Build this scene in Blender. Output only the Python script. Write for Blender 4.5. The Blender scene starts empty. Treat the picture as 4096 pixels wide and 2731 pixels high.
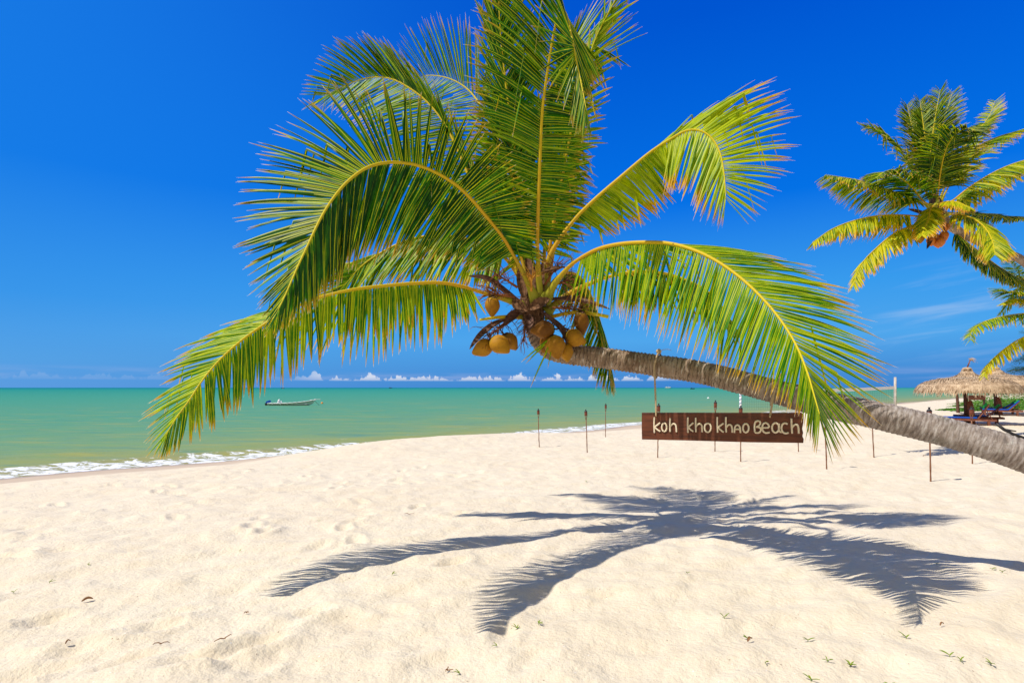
import bpy, math, random
import numpy as np
from mathutils import Vector, Matrix
PI = math.pi
random.seed(7); RNG = np.random.default_rng(7)
scene = bpy.context.scene
C = bpy.data.collections.new("beach"); scene.collection.children.link(C)

# ------------------------------------------------------------------ camera, sky, sun, exposure
EYE = 2.6                      # eye above sea level (z = 0)
F = 2276.0                     # focal length in photo pixels (20 mm on 36 mm)
HZ = 1550.0                    # horizon row in the photograph
cam = bpy.data.cameras.new("camera"); camo = bpy.data.objects.new("camera", cam); C.objects.link(camo)
camo.location = (0, 0, EYE); camo.rotation_euler = (PI/2, 0, 0)
cam.lens = 20.0; cam.sensor_width = 36.0; cam.sensor_fit = 'HORIZONTAL'
cam.shift_y = (HZ-1365.5)/4096.0
cam.clip_start = 0.05; cam.clip_end = 60000
scene.camera = camo
SUN = Vector((0.617, 0.25, -1.0))          # the way the light travels
sun = bpy.data.lights.new("sun", 'SUN'); suno = bpy.data.objects.new("sun", sun); C.objects.link(suno)
sun.energy = 4.5; sun.angle = math.radians(0.5); sun.color = (1.0, 0.955, 0.88)
suno.rotation_euler = SUN.to_track_quat('-Z', 'Y').to_euler(); suno.location = (-6, -3, 14)
scene.view_settings.view_transform = 'Standard'; scene.view_settings.look = 'None'
scene.view_settings.exposure = 0.0; scene.view_settings.gamma = 1.0

class NT:
    """small node helper"""
    def __init__(s, tree): s.t = tree; s.t.nodes.clear()
    def n(s, typ, ins=None, **props):
        nd = s.t.nodes.new(typ)
        for k, v in props.items(): setattr(nd, k, v)
        for k, v in (ins or {}).items(): s.put(nd.inputs[k], v)
        return nd
    def put(s, sock, v):
        if isinstance(v, bpy.types.NodeSocket): s.t.links.new(v, sock)
        elif isinstance(v, bpy.types.Node): s.t.links.new(v.outputs[0], sock)
        else:
            if isinstance(v, tuple) and len(v) == 3 and sock.type == 'RGBA': v = (*v, 1)
            sock.default_value = v
    def m(s, op, a, b=0.0, c=0.0, clamp=False):
        nd = s.t.nodes.new('ShaderNodeMath'); nd.operation = op; nd.use_clamp = clamp
        s.put(nd.inputs[0], a); s.put(nd.inputs[1], b); s.put(nd.inputs[2], c)
        return nd.outputs[0]
    def ss(s, x, lo, hi):
        nd = s.t.nodes.new('ShaderNodeMapRange'); nd.interpolation_type = 'SMOOTHSTEP'
        s.put(nd.inputs[0], x); s.put(nd.inputs[1], lo); s.put(nd.inputs[2], hi)
        return nd.outputs[0]
    def mix(s, f, a, b, mode='MIX'):
        nd = s.t.nodes.new('ShaderNodeMix'); nd.data_type = 'RGBA'; nd.blend_type = mode
        s.put(nd.inputs[0], f); s.put(nd.inputs[6], a); s.put(nd.inputs[7], b)
        return nd.outputs[2]
    def ramp(s, f, stops):
        nd = s.t.nodes.new('ShaderNodeValToRGB'); s.put(nd.inputs[0], f)
        e = nd.color_ramp.elements
        while len(e) < len(stops): e.new(0.5)
        for i, (p, c) in enumerate(stops): e[i].position = p; e[i].color = (*c, 1)
        return nd.outputs[0]
    def noise(s, vec, scale, detail=4.0, rough=0.55, out=0, dist=0.0):
        nd = s.t.nodes.new('ShaderNodeTexNoise')
        if vec is not None: s.put(nd.inputs['Vector'], vec)
        nd.inputs['Scale'].default_value = scale; nd.inputs['Detail'].default_value = detail
        nd.inputs['Roughness'].default_value = rough; nd.inputs['Distortion'].default_value = dist
        return nd.outputs[out]
    def comb(s, x, y, z=0.0):
        return s.n('ShaderNodeCombineXYZ', {0: x, 1: y, 2: z}).outputs[0]
    def sep(s, v):
        return s.n('ShaderNodeSeparateXYZ', {0: v}).outputs

world = bpy.data.worlds.new("World"); scene.world = world; world.use_nodes = True
w = NT(world.node_tree)
sky = w.n('ShaderNodeTexSky', sky_type='NISHITA', sun_disc=False,
          sun_elevation=math.atan(1/math.hypot(SUN.x, SUN.y)), sun_rotation=math.atan2(-SUN.x, -SUN.y),
          altitude=0.0, air_density=1.0, dust_density=0.3, ozone_density=2.5)
sc_ = w.n('ShaderNodeSeparateColor', {0: sky.outputs[0]})
dirv = w.n('ShaderNodeTexCoord').outputs['Generated']
dx, dy, dz = w.sep(dirv)
az = w.m('ARCTAN2', dx, dy)
el = w.m('ARCTANGENT', w.m('DIVIDE', dz, w.m('SQRT', w.m('ADD', w.m('MULTIPLY', dx, dx), w.m('MULTIPLY', dy, dy)))))
elp = w.m('MAXIMUM', el, 0.0)
def chan(i, gain, power): return w.m('MULTIPLY', w.m('POWER', w.m('MULTIPLY', sc_.outputs[i], 0.1), power), gain*10)
base = w.n('ShaderNodeCombineColor', {0: chan(0, 1.0, 1.15), 1: chan(1, 1.0, 1.08), 2: chan(2, 1.0, 1.0)}).outputs[0]
# a darker, polarised sky towards the right, as a real clear sky has at a right angle to the sun
pol = w.ss(az, -1.0, 0.22)
k_ = w.m('DIVIDE', elp, 0.8)
left = w.ramp(k_, [(0.0, (0.115, 0.345, 0.76)), (0.05, (0.095, 0.365, 0.79)), (0.16, (0.040, 0.300, 0.82)), (0.38, (0.009, 0.205, 0.80)), (0.8, (0.010, 0.190, 0.77)), (1.0, (0.014, 0.20, 0.75))])
right = w.ramp(k_, [(0.0, (0.050, 0.235, 0.62)), (0.04, (0.065, 0.285, 0.70)), (0.10, (0.080, 0.385, 0.84)), (0.20, (0.040, 0.330, 0.85)), (0.38, (0.001, 0.165, 0.79)), (0.7, (0.0, 0.092, 0.64)), (1.0, (0.0, 0.072, 0.56))])
grad = w.mix(1.0, w.mix(pol, left, right), (10.0, 10.0, 10.0), 'MULTIPLY')
# the deep blue gradient lies in front only; behind and overhead the sky is greyed
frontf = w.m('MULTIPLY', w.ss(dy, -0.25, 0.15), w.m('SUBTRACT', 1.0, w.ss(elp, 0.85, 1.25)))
base = w.mix(0.60, base, (3.2, 3.0, 2.8))  # warm grey added to the unseen sky so its fill leaves shadows neutral
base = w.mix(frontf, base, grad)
# small fair weather clouds over the horizon
e1 = w.comb(w.m('MULTIPLY', az, 26.0), w.m('MULTIPLY', el, 40.0), 0.0)
n_top = w.noise(e1, 1.0, 2.0)
n_det = w.noise(w.comb(w.m('MULTIPLY', az, 150.0), w.m('MULTIPLY', el, 230.0), 3.0), 1.0, 5.0, 0.62)
n_gap = w.noise(w.comb(w.m('MULTIPLY', az, 34.0), 0.0, 9.0), 1.0, 3.0, 0.6)
azm = w.m('MULTIPLY', w.m('ADD', 0.10, w.m('MULTIPLY', 0.90, w.ss(az, -0.40, -0.27))), w.m('SUBTRACT', 1.0, w.ss(az, 0.18, 0.38)))
topf = w.m('MULTIPLY', w.m('MULTIPLY', w.ss(n_gap, 0.32, 0.68), w.ss(n_top, 0.15, 0.65)), 0.0205)
topf = w.m('ADD', topf, w.m('MULTIPLY', w.m('SUBTRACT', n_det, 0.5), 0.016))
dens = w.ss(w.m('SUBTRACT', w.m('ADD', topf, 0.0095), elp), -0.0006, 0.0026)
dens = w.m('MULTIPLY', dens, w.ss(elp, w.m('ADD', 0.0095, w.m('MULTIPLY', n_det, 0.002)), 0.0135))
dens = w.m('MULTIPLY', w.m('MULTIPLY', dens, azm), 0.78)
ccol = w.mix(w.ss(elp, 0.011, 0.02), (4.6, 5.6, 7.6), (8.8, 9.0, 9.4))
base = w.mix(dens, base, ccol)
# thin cirrus streaks
cz = w.noise(w.comb(w.m('MULTIPLY', az, 3.2), w.m('ADD', w.m('MULTIPLY', el, 34.0), w.m('MULTIPLY', az, -5.0)), 1.0), 1.0, 5.0, 0.6, dist=0.4)
cm = w.m('MULTIPLY', w.ss(az, 0.52, 0.66), w.m('MULTIPLY', w.ss(elp, 0.02, 0.06), w.m('SUBTRACT', 1.0, w.ss(elp, 0.13, 0.19))))
cir = w.m('MULTIPLY', w.m('MULTIPLY', w.ss(cz, 0.47, 0.74), cm), 0.42)
base = w.mix(cir, base, (5.2, 6.6, 8.6))
cm2 = w.m('MULTIPLY', w.ss(elp, 0.010, 0.016), w.m('SUBTRACT', 1.0, w.ss(elp, 0.020, 0.034)))
cz2 = w.noise(w.comb(w.m('MULTIPLY', az, 7.0), w.m('MULTIPLY', el, 90.0), 5.0), 1.0, 4.0)
base = w.mix(w.m('MULTIPLY', w.m('MULTIPLY', w.ss(cz2, 0.42, 0.7), cm2), 0.30), base, (4.3, 5.0, 7.8))
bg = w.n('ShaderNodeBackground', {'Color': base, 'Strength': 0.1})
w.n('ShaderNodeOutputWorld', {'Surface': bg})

# ------------------------------------------------------------------ helpers
def P(px, py, D):
    """the point seen at photo pixel (px, py) at distance D along the view axis"""
    return Vector(((px-2048)/F*D, D, EYE+(HZ-py)/F*D))
def tag(o, label=None, cat=None, group=None, kind=None):
    if label: o['label'] = label
    if cat: o['category'] = cat
    if group: o['group'] = group
    if kind: o['kind'] = kind
    return o
def empty(name, loc, label=None, cat=None, group=None, rz=0.0):
    o = bpy.data.objects.new(name, None); C.objects.link(o); o.location = loc; o.rotation_euler.z = rz
    o.empty_display_size = 0.2
    return tag(o, label, cat, group)
def hide_off(o): return o

class MB:
    """mesh builder: vertices, faces, per-vertex data and a material slot per face"""
    def __init__(s): s.v = []; s.f = []; s.d = []; s.mi = []
    def add(s, vs, fs, data=None, mi=0):
        b = len(s.v)
        s.v.extend([tuple(v) for v in vs]); s.f.extend([tuple(i+b for i in f) for f in fs])
        s.d.extend(data if data is not None else [(0.0, 0.0, 0.0)]*len(vs)); s.mi.extend([mi]*len(fs))
    def box(s, c, size, rot=None, data=None, mi=0, taper=1.0):
        R = rot if rot is not None else Matrix.Identity(3)
        vs = []
        for z in (-1, 1):
            k = taper if z > 0 else 1.0
            for x, y in ((-1, -1), (1, -1), (1, 1), (-1, 1)):
                vs.append(Vector(c)+R @ Vector((x*size[0]/2*k, y*size[1]/2*k, z*size[2]/2)))
        s.add(vs, [(3, 2, 1, 0), (4, 5, 6, 7), (0, 1, 5, 4), (1, 2, 6, 5), (2, 3, 7, 6), (3, 0, 4, 7)], [data or (0, 0, 0)]*8, mi)
    def tube(s, pts, radii, n=8, mi=0, caps=True, data=None, flat=1.0):
        pts = [Vector(p) for p in pts]; m = len(pts)
        if not hasattr(radii, '__len__'): radii = [radii]*m
        T = [(pts[min(i+1, m-1)]-pts[max(i-1, 0)]).normalized() for i in range(m)]
        a = Vector((0, 0, 1)) if abs(T[0].z) < 0.9 else Vector((1, 0, 0))
        N = (a-T[0]*a.dot(T[0])).normalized()
        vs = []; ds = []
        arc = 0.0
        for i in range(m):
            if i: arc += (pts[i]-pts[i-1]).length
            N = (N-T[i]*N.dot(T[i])).normalized(); B = T[i].cross(N)
            for k in range(n):
                t = 2*PI*k/n
                vs.append(pts[i]+(N*math.cos(t)+B*math.sin(t)*flat)*radii[i]); ds.append(data or (arc, t, i/(m-1)))
        fs = [(i*n+k, i*n+(k+1) % n, (i+1)*n+(k+1) % n, (i+1)*n+k) for i in range(m-1) for k in range(n)]
        if caps: fs += [tuple(range(n-1, -1, -1)), tuple((m-1)*n+k for k in range(n))]
        s.add(vs, fs, ds, mi)
    def lathe(s, prof, c=(0, 0, 0), n=16, mi=0, axis=None, data=None):
        """prof: (radius, height)"""
        R = Matrix.Identity(3)
        if axis is not None: R = Vector(axis).to_track_quat('Z', 'Y').to_matrix()
        vs = []; m = len(prof)
        for r, z in prof:
            for k in range(n): vs.append(Vector(c)+R @ Vector((r*math.cos(2*PI*k/n), r*math.sin(2*PI*k/n), z)))
        fs = [(i*n+k, i*n+(k+1) % n, (i+1)*n+(k+1) % n, (i+1)*n+k) for i in range(m-1) for k in range(n)]
        fs += [tuple(range(n-1, -1, -1)), tuple((m-1)*n+k for k in range(n))]
        s.add(vs, fs, [data or (0, 0, 0)]*len(vs), mi)
    def build(s, name, mats, parent=None, smooth=True, origin=None):
        me = bpy.data.meshes.new(name)
        off = Vector((0, 0, 0))
        if parent is not None: off = world_loc(parent)
        elif origin is not None: off = Vector(origin)
        v = np.array(s.v, dtype=np.float64)
        if parent is not None and abs(world_rz(parent)) > 1e-9: rotp = world_rz(parent)
        else: rotp = 0.0
        v = v-np.array(off)
        if rotp:
            c_, s_ = math.cos(-rotp), math.sin(-rotp)
            v = np.stack([v[:, 0]*c_-v[:, 1]*s_, v[:, 0]*s_+v[:, 1]*c_, v[:, 2]], 1)
        me.from_pydata(v.tolist(), [], s.f)
        a = me.attributes.new('data', 'FLOAT_VECTOR', 'POINT'); a.data.foreach_set('vector', np.array(s.d, dtype=np.float32).ravel())
        if not isinstance(mats, (list, tuple)): mats = [mats]
        for m in mats: me.materials.append(m)
        if len(mats) > 1: me.polygons.foreach_set('material_index', s.mi)
        if smooth: me.polygons.foreach_set('use_smooth', [True]*len(me.polygons))
        me.update()
        o = bpy.data.objects.new(name, me); C.objects.link(o)
        if parent is not None: o.parent = parent
        elif origin is not None: o.location = off
        return o
def world_loc(o):
    l = Vector(o.location); p = o.parent
    while p is not None: l = Vector(p.location)+l; p = p.parent
    return l
def world_rz(o): return 0.0

def spline(pts, n=60):
    """Catmull-Rom through the points, resampled evenly by arc length"""
    pts = [Vector(p) for p in pts]
    ext = [pts[0]*2-pts[1]]+pts+[pts[-1]*2-pts[-2]]
    raw = []
    for i in range(1, len(ext)-2):
        p0, p1, p2, p3 = ext[i-1:i+3]
        for k in range(14):
            t = k/14
            raw.append(0.5*((2*p1)+(p2-p0)*t+(2*p0-5*p1+4*p2-p3)*t*t+(3*p1-p0-3*p2+p3)*t**3))
    raw.append(pts[-1])
    a = np.array(raw); seg = np.linalg.norm(np.diff(a, axis=0), axis=1); s = np.r_[0, np.cumsum(seg)]
    q = np.linspace(0, s[-1], n)
    r = np.stack([np.interp(q, s, a[:, j]) for j in range(3)], 1)
    for _ in range(2): r[1:-1] = (r[:-2]+2*r[1:-1]+r[2:])/4
    return r, s[-1]

def vnoise(x, y, seed=0):
    """value noise in numpy"""
    x = np.asarray(x, dtype=np.float64); y = np.asarray(y, dtype=np.float64)
    xi = np.floor(x).astype(np.int64); yi = np.floor(y).astype(np.int64); xf = x-xi; yf = y-yi
    def h(a, b):
        n = (a*374761393+b*668265263+seed*974711) & 0xffffffff
        n = ((n ^ (n >> 13))*1274126177) & 0xffffffff
        n = n ^ (n >> 16)
        return (n & 0xffff)/65535.0
    u = xf*xf*xf*(xf*(xf*6-15)+10); v = yf*yf*yf*(yf*(yf*6-15)+10)
    return (h(xi, yi)*(1-u)+h(xi+1, yi)*u)*(1-v)+(h(xi, yi+1)*(1-u)+h(xi+1, yi+1)*u)*v-0.5

# ------------------------------------------------------------------ terrain
_dd = np.linspace(-260, 460, 14401)
_zz = np.interp(_dd, [-260, -60, -20, -5, 0, 1.6, 5, 9, 14, 20, 40, 200, 460],
                     [-9, -5, -1.6, -0.45, 0.0, 0.12, 0.40, 0.60, 0.76, 0.85, 0.95, 1.6, 2.6])
_k = np.exp(-np.linspace(-2.5, 2.5, 61)**2); _k /= _k.sum()
_zz = np.convolve(np.pad(_zz, 30, mode='edge'), _k, mode='valid')
S2 = math.sqrt(2)
def shore_d(x, y):
    x = np.asarray(x, dtype=np.float64); y = np.asarray(y, dtype=np.float64)
    al = (x+y)/S2
    return (x-y+30)/S2+0.5*np.sin(al*0.23+0.6)+0.35*np.sin(al*0.61)
def ground_base(x, y):
    d = shore_d(x, y)
    z = np.interp(d, _dd, _zz)
    al = (x+y)/S2; ac = (x-y)/S2
    al0, ac0 = (-2.4+23)/S2, (-2.4-23)/S2
    z = z+0.42*np.exp(-((al-al0)/6.4)**4-((ac-ac0)/2.8)**2)
    return z
NF = 260
fx = RNG.uniform(-9, 9, NF); fy = RNG.uniform(2.5, 15, NF); fa = RNG.uniform(0, PI, NF); fd = RNG.uniform(0.018, 0.048, NF)*np.where(fx > 0.0, 0.3, 1.0)*np.where(fy < 4.5, 0.5, 1.0)
PITS = [(1020, 2560, .042), (880, 2612, .03), (1235, 2428, .03), (520, 2625, .035), (600, 2490, .03), (1130, 2480, .02), (760, 2640, .03), (330, 2560, .03), (700, 2420, .025), (930, 2330, .02), (450, 2200, .02), (260, 2120, .02), (1500, 2150, .015), (2140, 2640, .02), (1720, 2640, .015), (180, 2440, .03), (120, 2660, .03)]
for k_, (a_, b_, d_) in enumerate(PITS):
    fy[k_] = 1.75*F/(b_-HZ); fx[k_] = (a_-2048)/F*fy[k_]; fd[k_] = d_*1.2; fa[k_] = 0.75+0.2*math.sin(k_*3)
def ground_full(x, y):
    x = np.asarray(x, dtype=np.float64); y = np.asarray(y, dtype=np.float64)
    z = ground_base(x, y); d = shore_d(x, y)
    dry = np.clip((d-2.2)/2.5, 0, 1)
    a, b = 0.83*x+0.55*y, -0.55*x+0.83*y
    wx = vnoise(x*0.8, y*0.8, 11)*1.2
    z = z+dry*(0.055*vnoise(a*0.55+wx, b*1.0, 1)+0.050*vnoise(a*1.5+wx, b*2.6, 2)+0.040*vnoise(a*3.6, b*5.5+wx*2, 3)
               +0.015*vnoise(a*8, b*12, 4)+0.005*vnoise(x*24, y*26, 5))
    z = z+0.006*(1-dry)*vnoise(a*2, b*3, 6)
    return z
def gz(x, y): return float(ground_full(np.array([x]), np.array([y]))[0])

def footprints(x, y, z):
    for i in range(NF):
        c_, s_ = math.cos(fa[i]), math.sin(fa[i])
        m = (np.abs(x-fx[i]) < 0.5) & (np.abs(y-fy[i]) < 0.5)
        u = (x[m]-fx[i])*c_+(y[m]-fy[i])*s_; v = -(x[m]-fx[i])*s_+(y[m]-fy[i])*c_
        r2 = (u/0.16)**2+(v/0.075)**2
        z[m] += fd[i]*(-np.exp(-r2)+0.55*np.exp(-(np.sqrt(r2)-1.7)**2*3.0))
    return z
def fan(angles, radii, cx, cy, zf, name, mat, extra=None):
    A, R = np.meshgrid(angles, radii)
    x = (cx+R*np.sin(A)).ravel(); y = (cy+R*np.cos(A)).ravel()
    z = zf(x, y)
    na, nr = len(angles), len(radii)
    i = np.arange(nr-1)[:, None]*na+np.arange(na-1)[None, :]
    f = np.stack([i, i+1, i+na+1, i+na], -1).reshape(-1, 4)[:, ::-1]
    me = bpy.data.meshes.new(name)
    me.vertices.add(len(x)); me.vertices.foreach_set('co', np.stack([x, y, z], 1).astype(np.float32).ravel())
    me.loops.add(f.size); me.loops.foreach_set('vertex_index', f.ravel().astype(np.int32))
    me.polygons.add(len(f)); me.polygons.foreach_set('loop_start', np.arange(0, f.size, 4, dtype=np.int32))
    me.polygons.foreach_set('use_smooth', np.ones(len(f), dtype=bool))
    a = me.attributes.new('data', 'FLOAT_VECTOR', 'POINT')
    d = shore_d(x, y)
    a.data.foreach_set('vector', np.stack([d, z, ground_base(x, y)], 1).astype(np.float32).ravel())
    me.update(calc_edges=True); me.materials.append(mat)
    o = bpy.data.objects.new(name, me); C.objects.link(o)
    return o

# ------------------------------------------------------------------ materials
def newmat(name):
    m = bpy.data.materials.new(name); m.use_nodes = True
    return m, NT(m.node_tree)
def finish(nt, bsdf, disp=None):
    nt.n('ShaderNodeOutputMaterial', {'Surface': bsdf})
def attr(nt, name='data'): return nt.n('ShaderNodeAttribute', attribute_name=name).outputs['Vector']
def pos(nt): return nt.n('ShaderNodeTexCoord').outputs['Object']
def bump(nt, h, strength, dist): return nt.n('ShaderNodeBump', {'Height': h, 'Strength': strength, 'Distance': dist}).outputs[0]

def mat_simple(name, c1, c2, rough=0.7, scale=20.0, bumpd=0.002, spec=0.4, detail=4.0, stretch=(1, 1, 1), trans=0.0, metallic=0.0):
    m, t = newmat(name)
    v = t.n('ShaderNodeMapping', {'Vector': pos(t), 'Scale': stretch}).outputs[0]
    n = t.noise(v, scale, detail, 0.6)
    col = t.ramp(n, [(0.3, c1), (0.7, c2)])
    b = t.n('ShaderNodeBsdfPrincipled', {'Base Color': col, 'Roughness': rough, 'Specular IOR Level': spec, 'Metallic': metallic, 'Normal': bump(t, n, 0.7, bumpd)})
    out = b.outputs[0]
    if trans:
        tr = t.n('ShaderNodeBsdfTranslucent', {'Color': col})
        out = t.n('ShaderNodeMixShader', {0: trans, 1: out, 2: tr}).outputs[0]
    finish(t, out)
    return m

def mat_leaf(name, dark=(0.006, 0.062, 0.002), mid=(0.040, 0.215, 0.002), yel=(0.38, 0.50, 0.003), tip=(0.62, 0.34, 0.03), pale=(0.78, 0.70, 0.58)):
    m, t = newmat(name)
    x, y, z = t.sep(attr(t))
    ac = t.m('ABSOLUTE', x)
    n = t.noise(pos(t), 9.0, 4.0, 0.6)
    nf = t.noise(pos(t), 60.0, 3.0, 0.6)
    r = t.m('ADD', z, t.m('MULTIPLY', t.m('SUBTRACT', n, 0.5), 0.7))
    col = t.ramp(r, [(0.12, dark), (0.5, mid), (0.95, yel)])
    spots = t.m('MULTIPLY', t.ss(nf, 0.60, 0.70), t.ss(r, 0.35, 0.8))
    col = t.mix(t.m('MULTIPLY', spots, 0.55), col, (0.55, 0.42, 0.05))
    midrib = t.m('SUBTRACT', 1.0, t.ss(ac, 0.08, 0.32))
    col = t.mix(t.m('MULTIPLY', midrib, 0.80), col, (0.72, 0.74, 0.01))
    edge = t.ss(t.m('ADD', y, t.m('MULTIPLY', t.m('SUBTRACT', z, 0.45), 0.22)), 0.74, 0.96)
    col = t.mix(t.m('MULTIPLY', edge, 0.85), col, tip)
    edge2 = t.ss(t.m('ADD', y, t.m('MULTIPLY', t.m('SUBTRACT', n, 0.5), 0.14)), 0.94, 0.99)
    col = t.mix(edge2, col, pale)
    p = t.n('ShaderNodeBsdfPrincipled', {'Base Color': col, 'Roughness': 0.45, 'Specular IOR Level': 0.28})
    tc = t.mix(1.0, col, (1.9, 1.6, 0.4), 'MULTIPLY')
    tr = t.n('ShaderNodeBsdfTranslucent', {'Color': tc})
    finish(t, t.n('ShaderNodeMixShader', {0: 0.38, 1: p, 2: tr}))
    return m

def mat_stalk(name):
    m, t = newmat(name)
    x, y, z = t.sep(attr(t))            # z = 0 base .. 1 tip
    n = t.noise(pos(t), 30.0, 4.0, 0.6)
    col = t.ramp(t.m('ADD', z, t.m('MULTIPLY', t.m('SUBTRACT', n, 0.5), 0.08)),
                 [(0.0, (0.25, 0.26, 0.02)), (0.05, (0.36, 0.33, 0.02)), (0.16, (0.60, 0.33, 0.015)), (0.35, (0.62, 0.42, 0.012)), (1.0, (0.62, 0.52, 0.015))])
    spots = t.ss(t.noise(pos(t), 14.0, 3.0, 0.7), 0.66, 0.72)
    col = t.mix(t.m('MULTIPLY', spots, 0.8), col, (0.13, 0.05, 0.015))
    p = t.n('ShaderNodeBsdfPrincipled', {'Base Color': col, 'Roughness': 0.55, 'Specular IOR Level': 0.2, 'Normal': bump(t, n, 0.3, 0.002)})
    finish(t, p)
    return m

def mat_bark(name, ring=0.045):
    m, t = newmat(name)
    s, a, h = t.sep(attr(t))
    p3 = pos(t)
    n1 = t.noise(p3, 5.0, 5.0, 0.6); n2 = t.noise(p3, 28.0, 5.0, 0.65)
    along = t.comb(t.m('MULTIPLY', s, 6.0), t.m('MULTIPLY', t.m('SINE', a), 3.5), t.m('MULTIPLY', t.m('COSINE', a), 3.5))
    ns = t.noise(t.comb(t.m('MULTIPLY', s, 42.0), t.m('MULTIPLY', t.m('SINE', a), 1.1), t.m('MULTIPLY', t.m('COSINE', a), 1.1)), 1.0, 4.0, 0.65)
    fis = t.noise(t.comb(t.m('MULTIPLY', s, 9.0), t.m('MULTIPLY', t.m('SINE', a), 14.0), t.m('MULTIPLY', t.m('COSINE', a), 14.0)), 1.0, 4.0, 0.6)
    base = t.ramp(n1, [(0.25, (0.17, 0.10, 0.06)), (0.5, (0.31, 0.22, 0.15)), (0.75, (0.42, 0.34, 0.27))])
    base = t.mix(t.m('MULTIPLY', t.ss(ns, 0.52, 0.66), t.ss(t.noise(p3, 11.0, 4.0), 0.40, 0.60)), base, (0.56, 0.49, 0.41))
    base = t.mix(t.m('MULTIPLY', t.m('SUBTRACT', 1.0, t.ss(ns, 0.30, 0.46)), 0.85), base, (0.05, 0.032, 0.02))
    base = t.mix(t.m('MULTIPLY', t.m('SUBTRACT', 1.0, t.ss(fis, 0.30, 0.40)), 0.45), base, (0.06, 0.04, 0.025))
    lich = t.m('MULTIPLY', t.ss(n2, 0.62, 0.69), t.ss(t.noise(p3, 2.2, 2.0), 0.48, 0.6))
    base = t.mix(t.m('MULTIPLY', lich, 0.8), base, (0.46, 0.52, 0.34))
    moss = t.m('MULTIPLY', t.ss(t.noise(p3, 3.1, 3.0), 0.60, 0.72), 0.6)
    base = t.mix(moss, base, (0.10, 0.10, 0.03))
    rootward = t.ss(h, 0.22, 0.50)
    base = t.mix(t.m('MULTIPLY', rootward, 0.62), base, t.mix(t.ss(t.m('ADD', ns, t.m('MULTIPLY', n2, 0.5)), 0.60, 0.95), (0.21, 0.18, 0.165), (0.46, 0.43, 0.42)))
    crack = t.m('SUBTRACT', 1.0, t.ss(t.noise(t.comb(t.m('MULTIPLY', s, 5.0), t.m('MULTIPLY', t.m('SINE', a), 9.0), t.m('MULTIPLY', t.m('COSINE', a), 9.0)), 1.0, 6.0, 0.7), 0.30, 0.37))
    base = t.mix(t.m('MULTIPLY', crack, 0.8), base, (0.04, 0.03, 0.025))
    seam = t.m('SUBTRACT', 1.0, t.ss(t.m('ABSOLUTE', t.m('SUBTRACT', t.m('FRACT', t.m('DIVIDE', t.m('ADD', s, t.m('MULTIPLY', n1, 0.15)), ring)), 0.5)), 0.04, 0.16))
    base = t.mix(t.m('MULTIPLY', t.m('MULTIPLY', seam, t.ss(t.noise(p3, 8.0, 4.0), 0.35, 0.6)), t.m('SUBTRACT', 0.75, t.m('MULTIPLY', rootward, 0.35))), base, (0.035, 0.022, 0.014))
    hgt = t.m('ADD', t.m('MULTIPLY', ns, 1.0), t.m('ADD', t.m('MULTIPLY', fis, 0.25), t.m('MULTIPLY', n2, 0.2)))
    b = t.n('ShaderNodeBsdfPrincipled', {'Base Color': base, 'Roughness': 0.85, 'Specular IOR Level': 0.25, 'Normal': bump(t, hgt, 0.8, 0.006)})
    finish(t, b)
    return m

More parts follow.
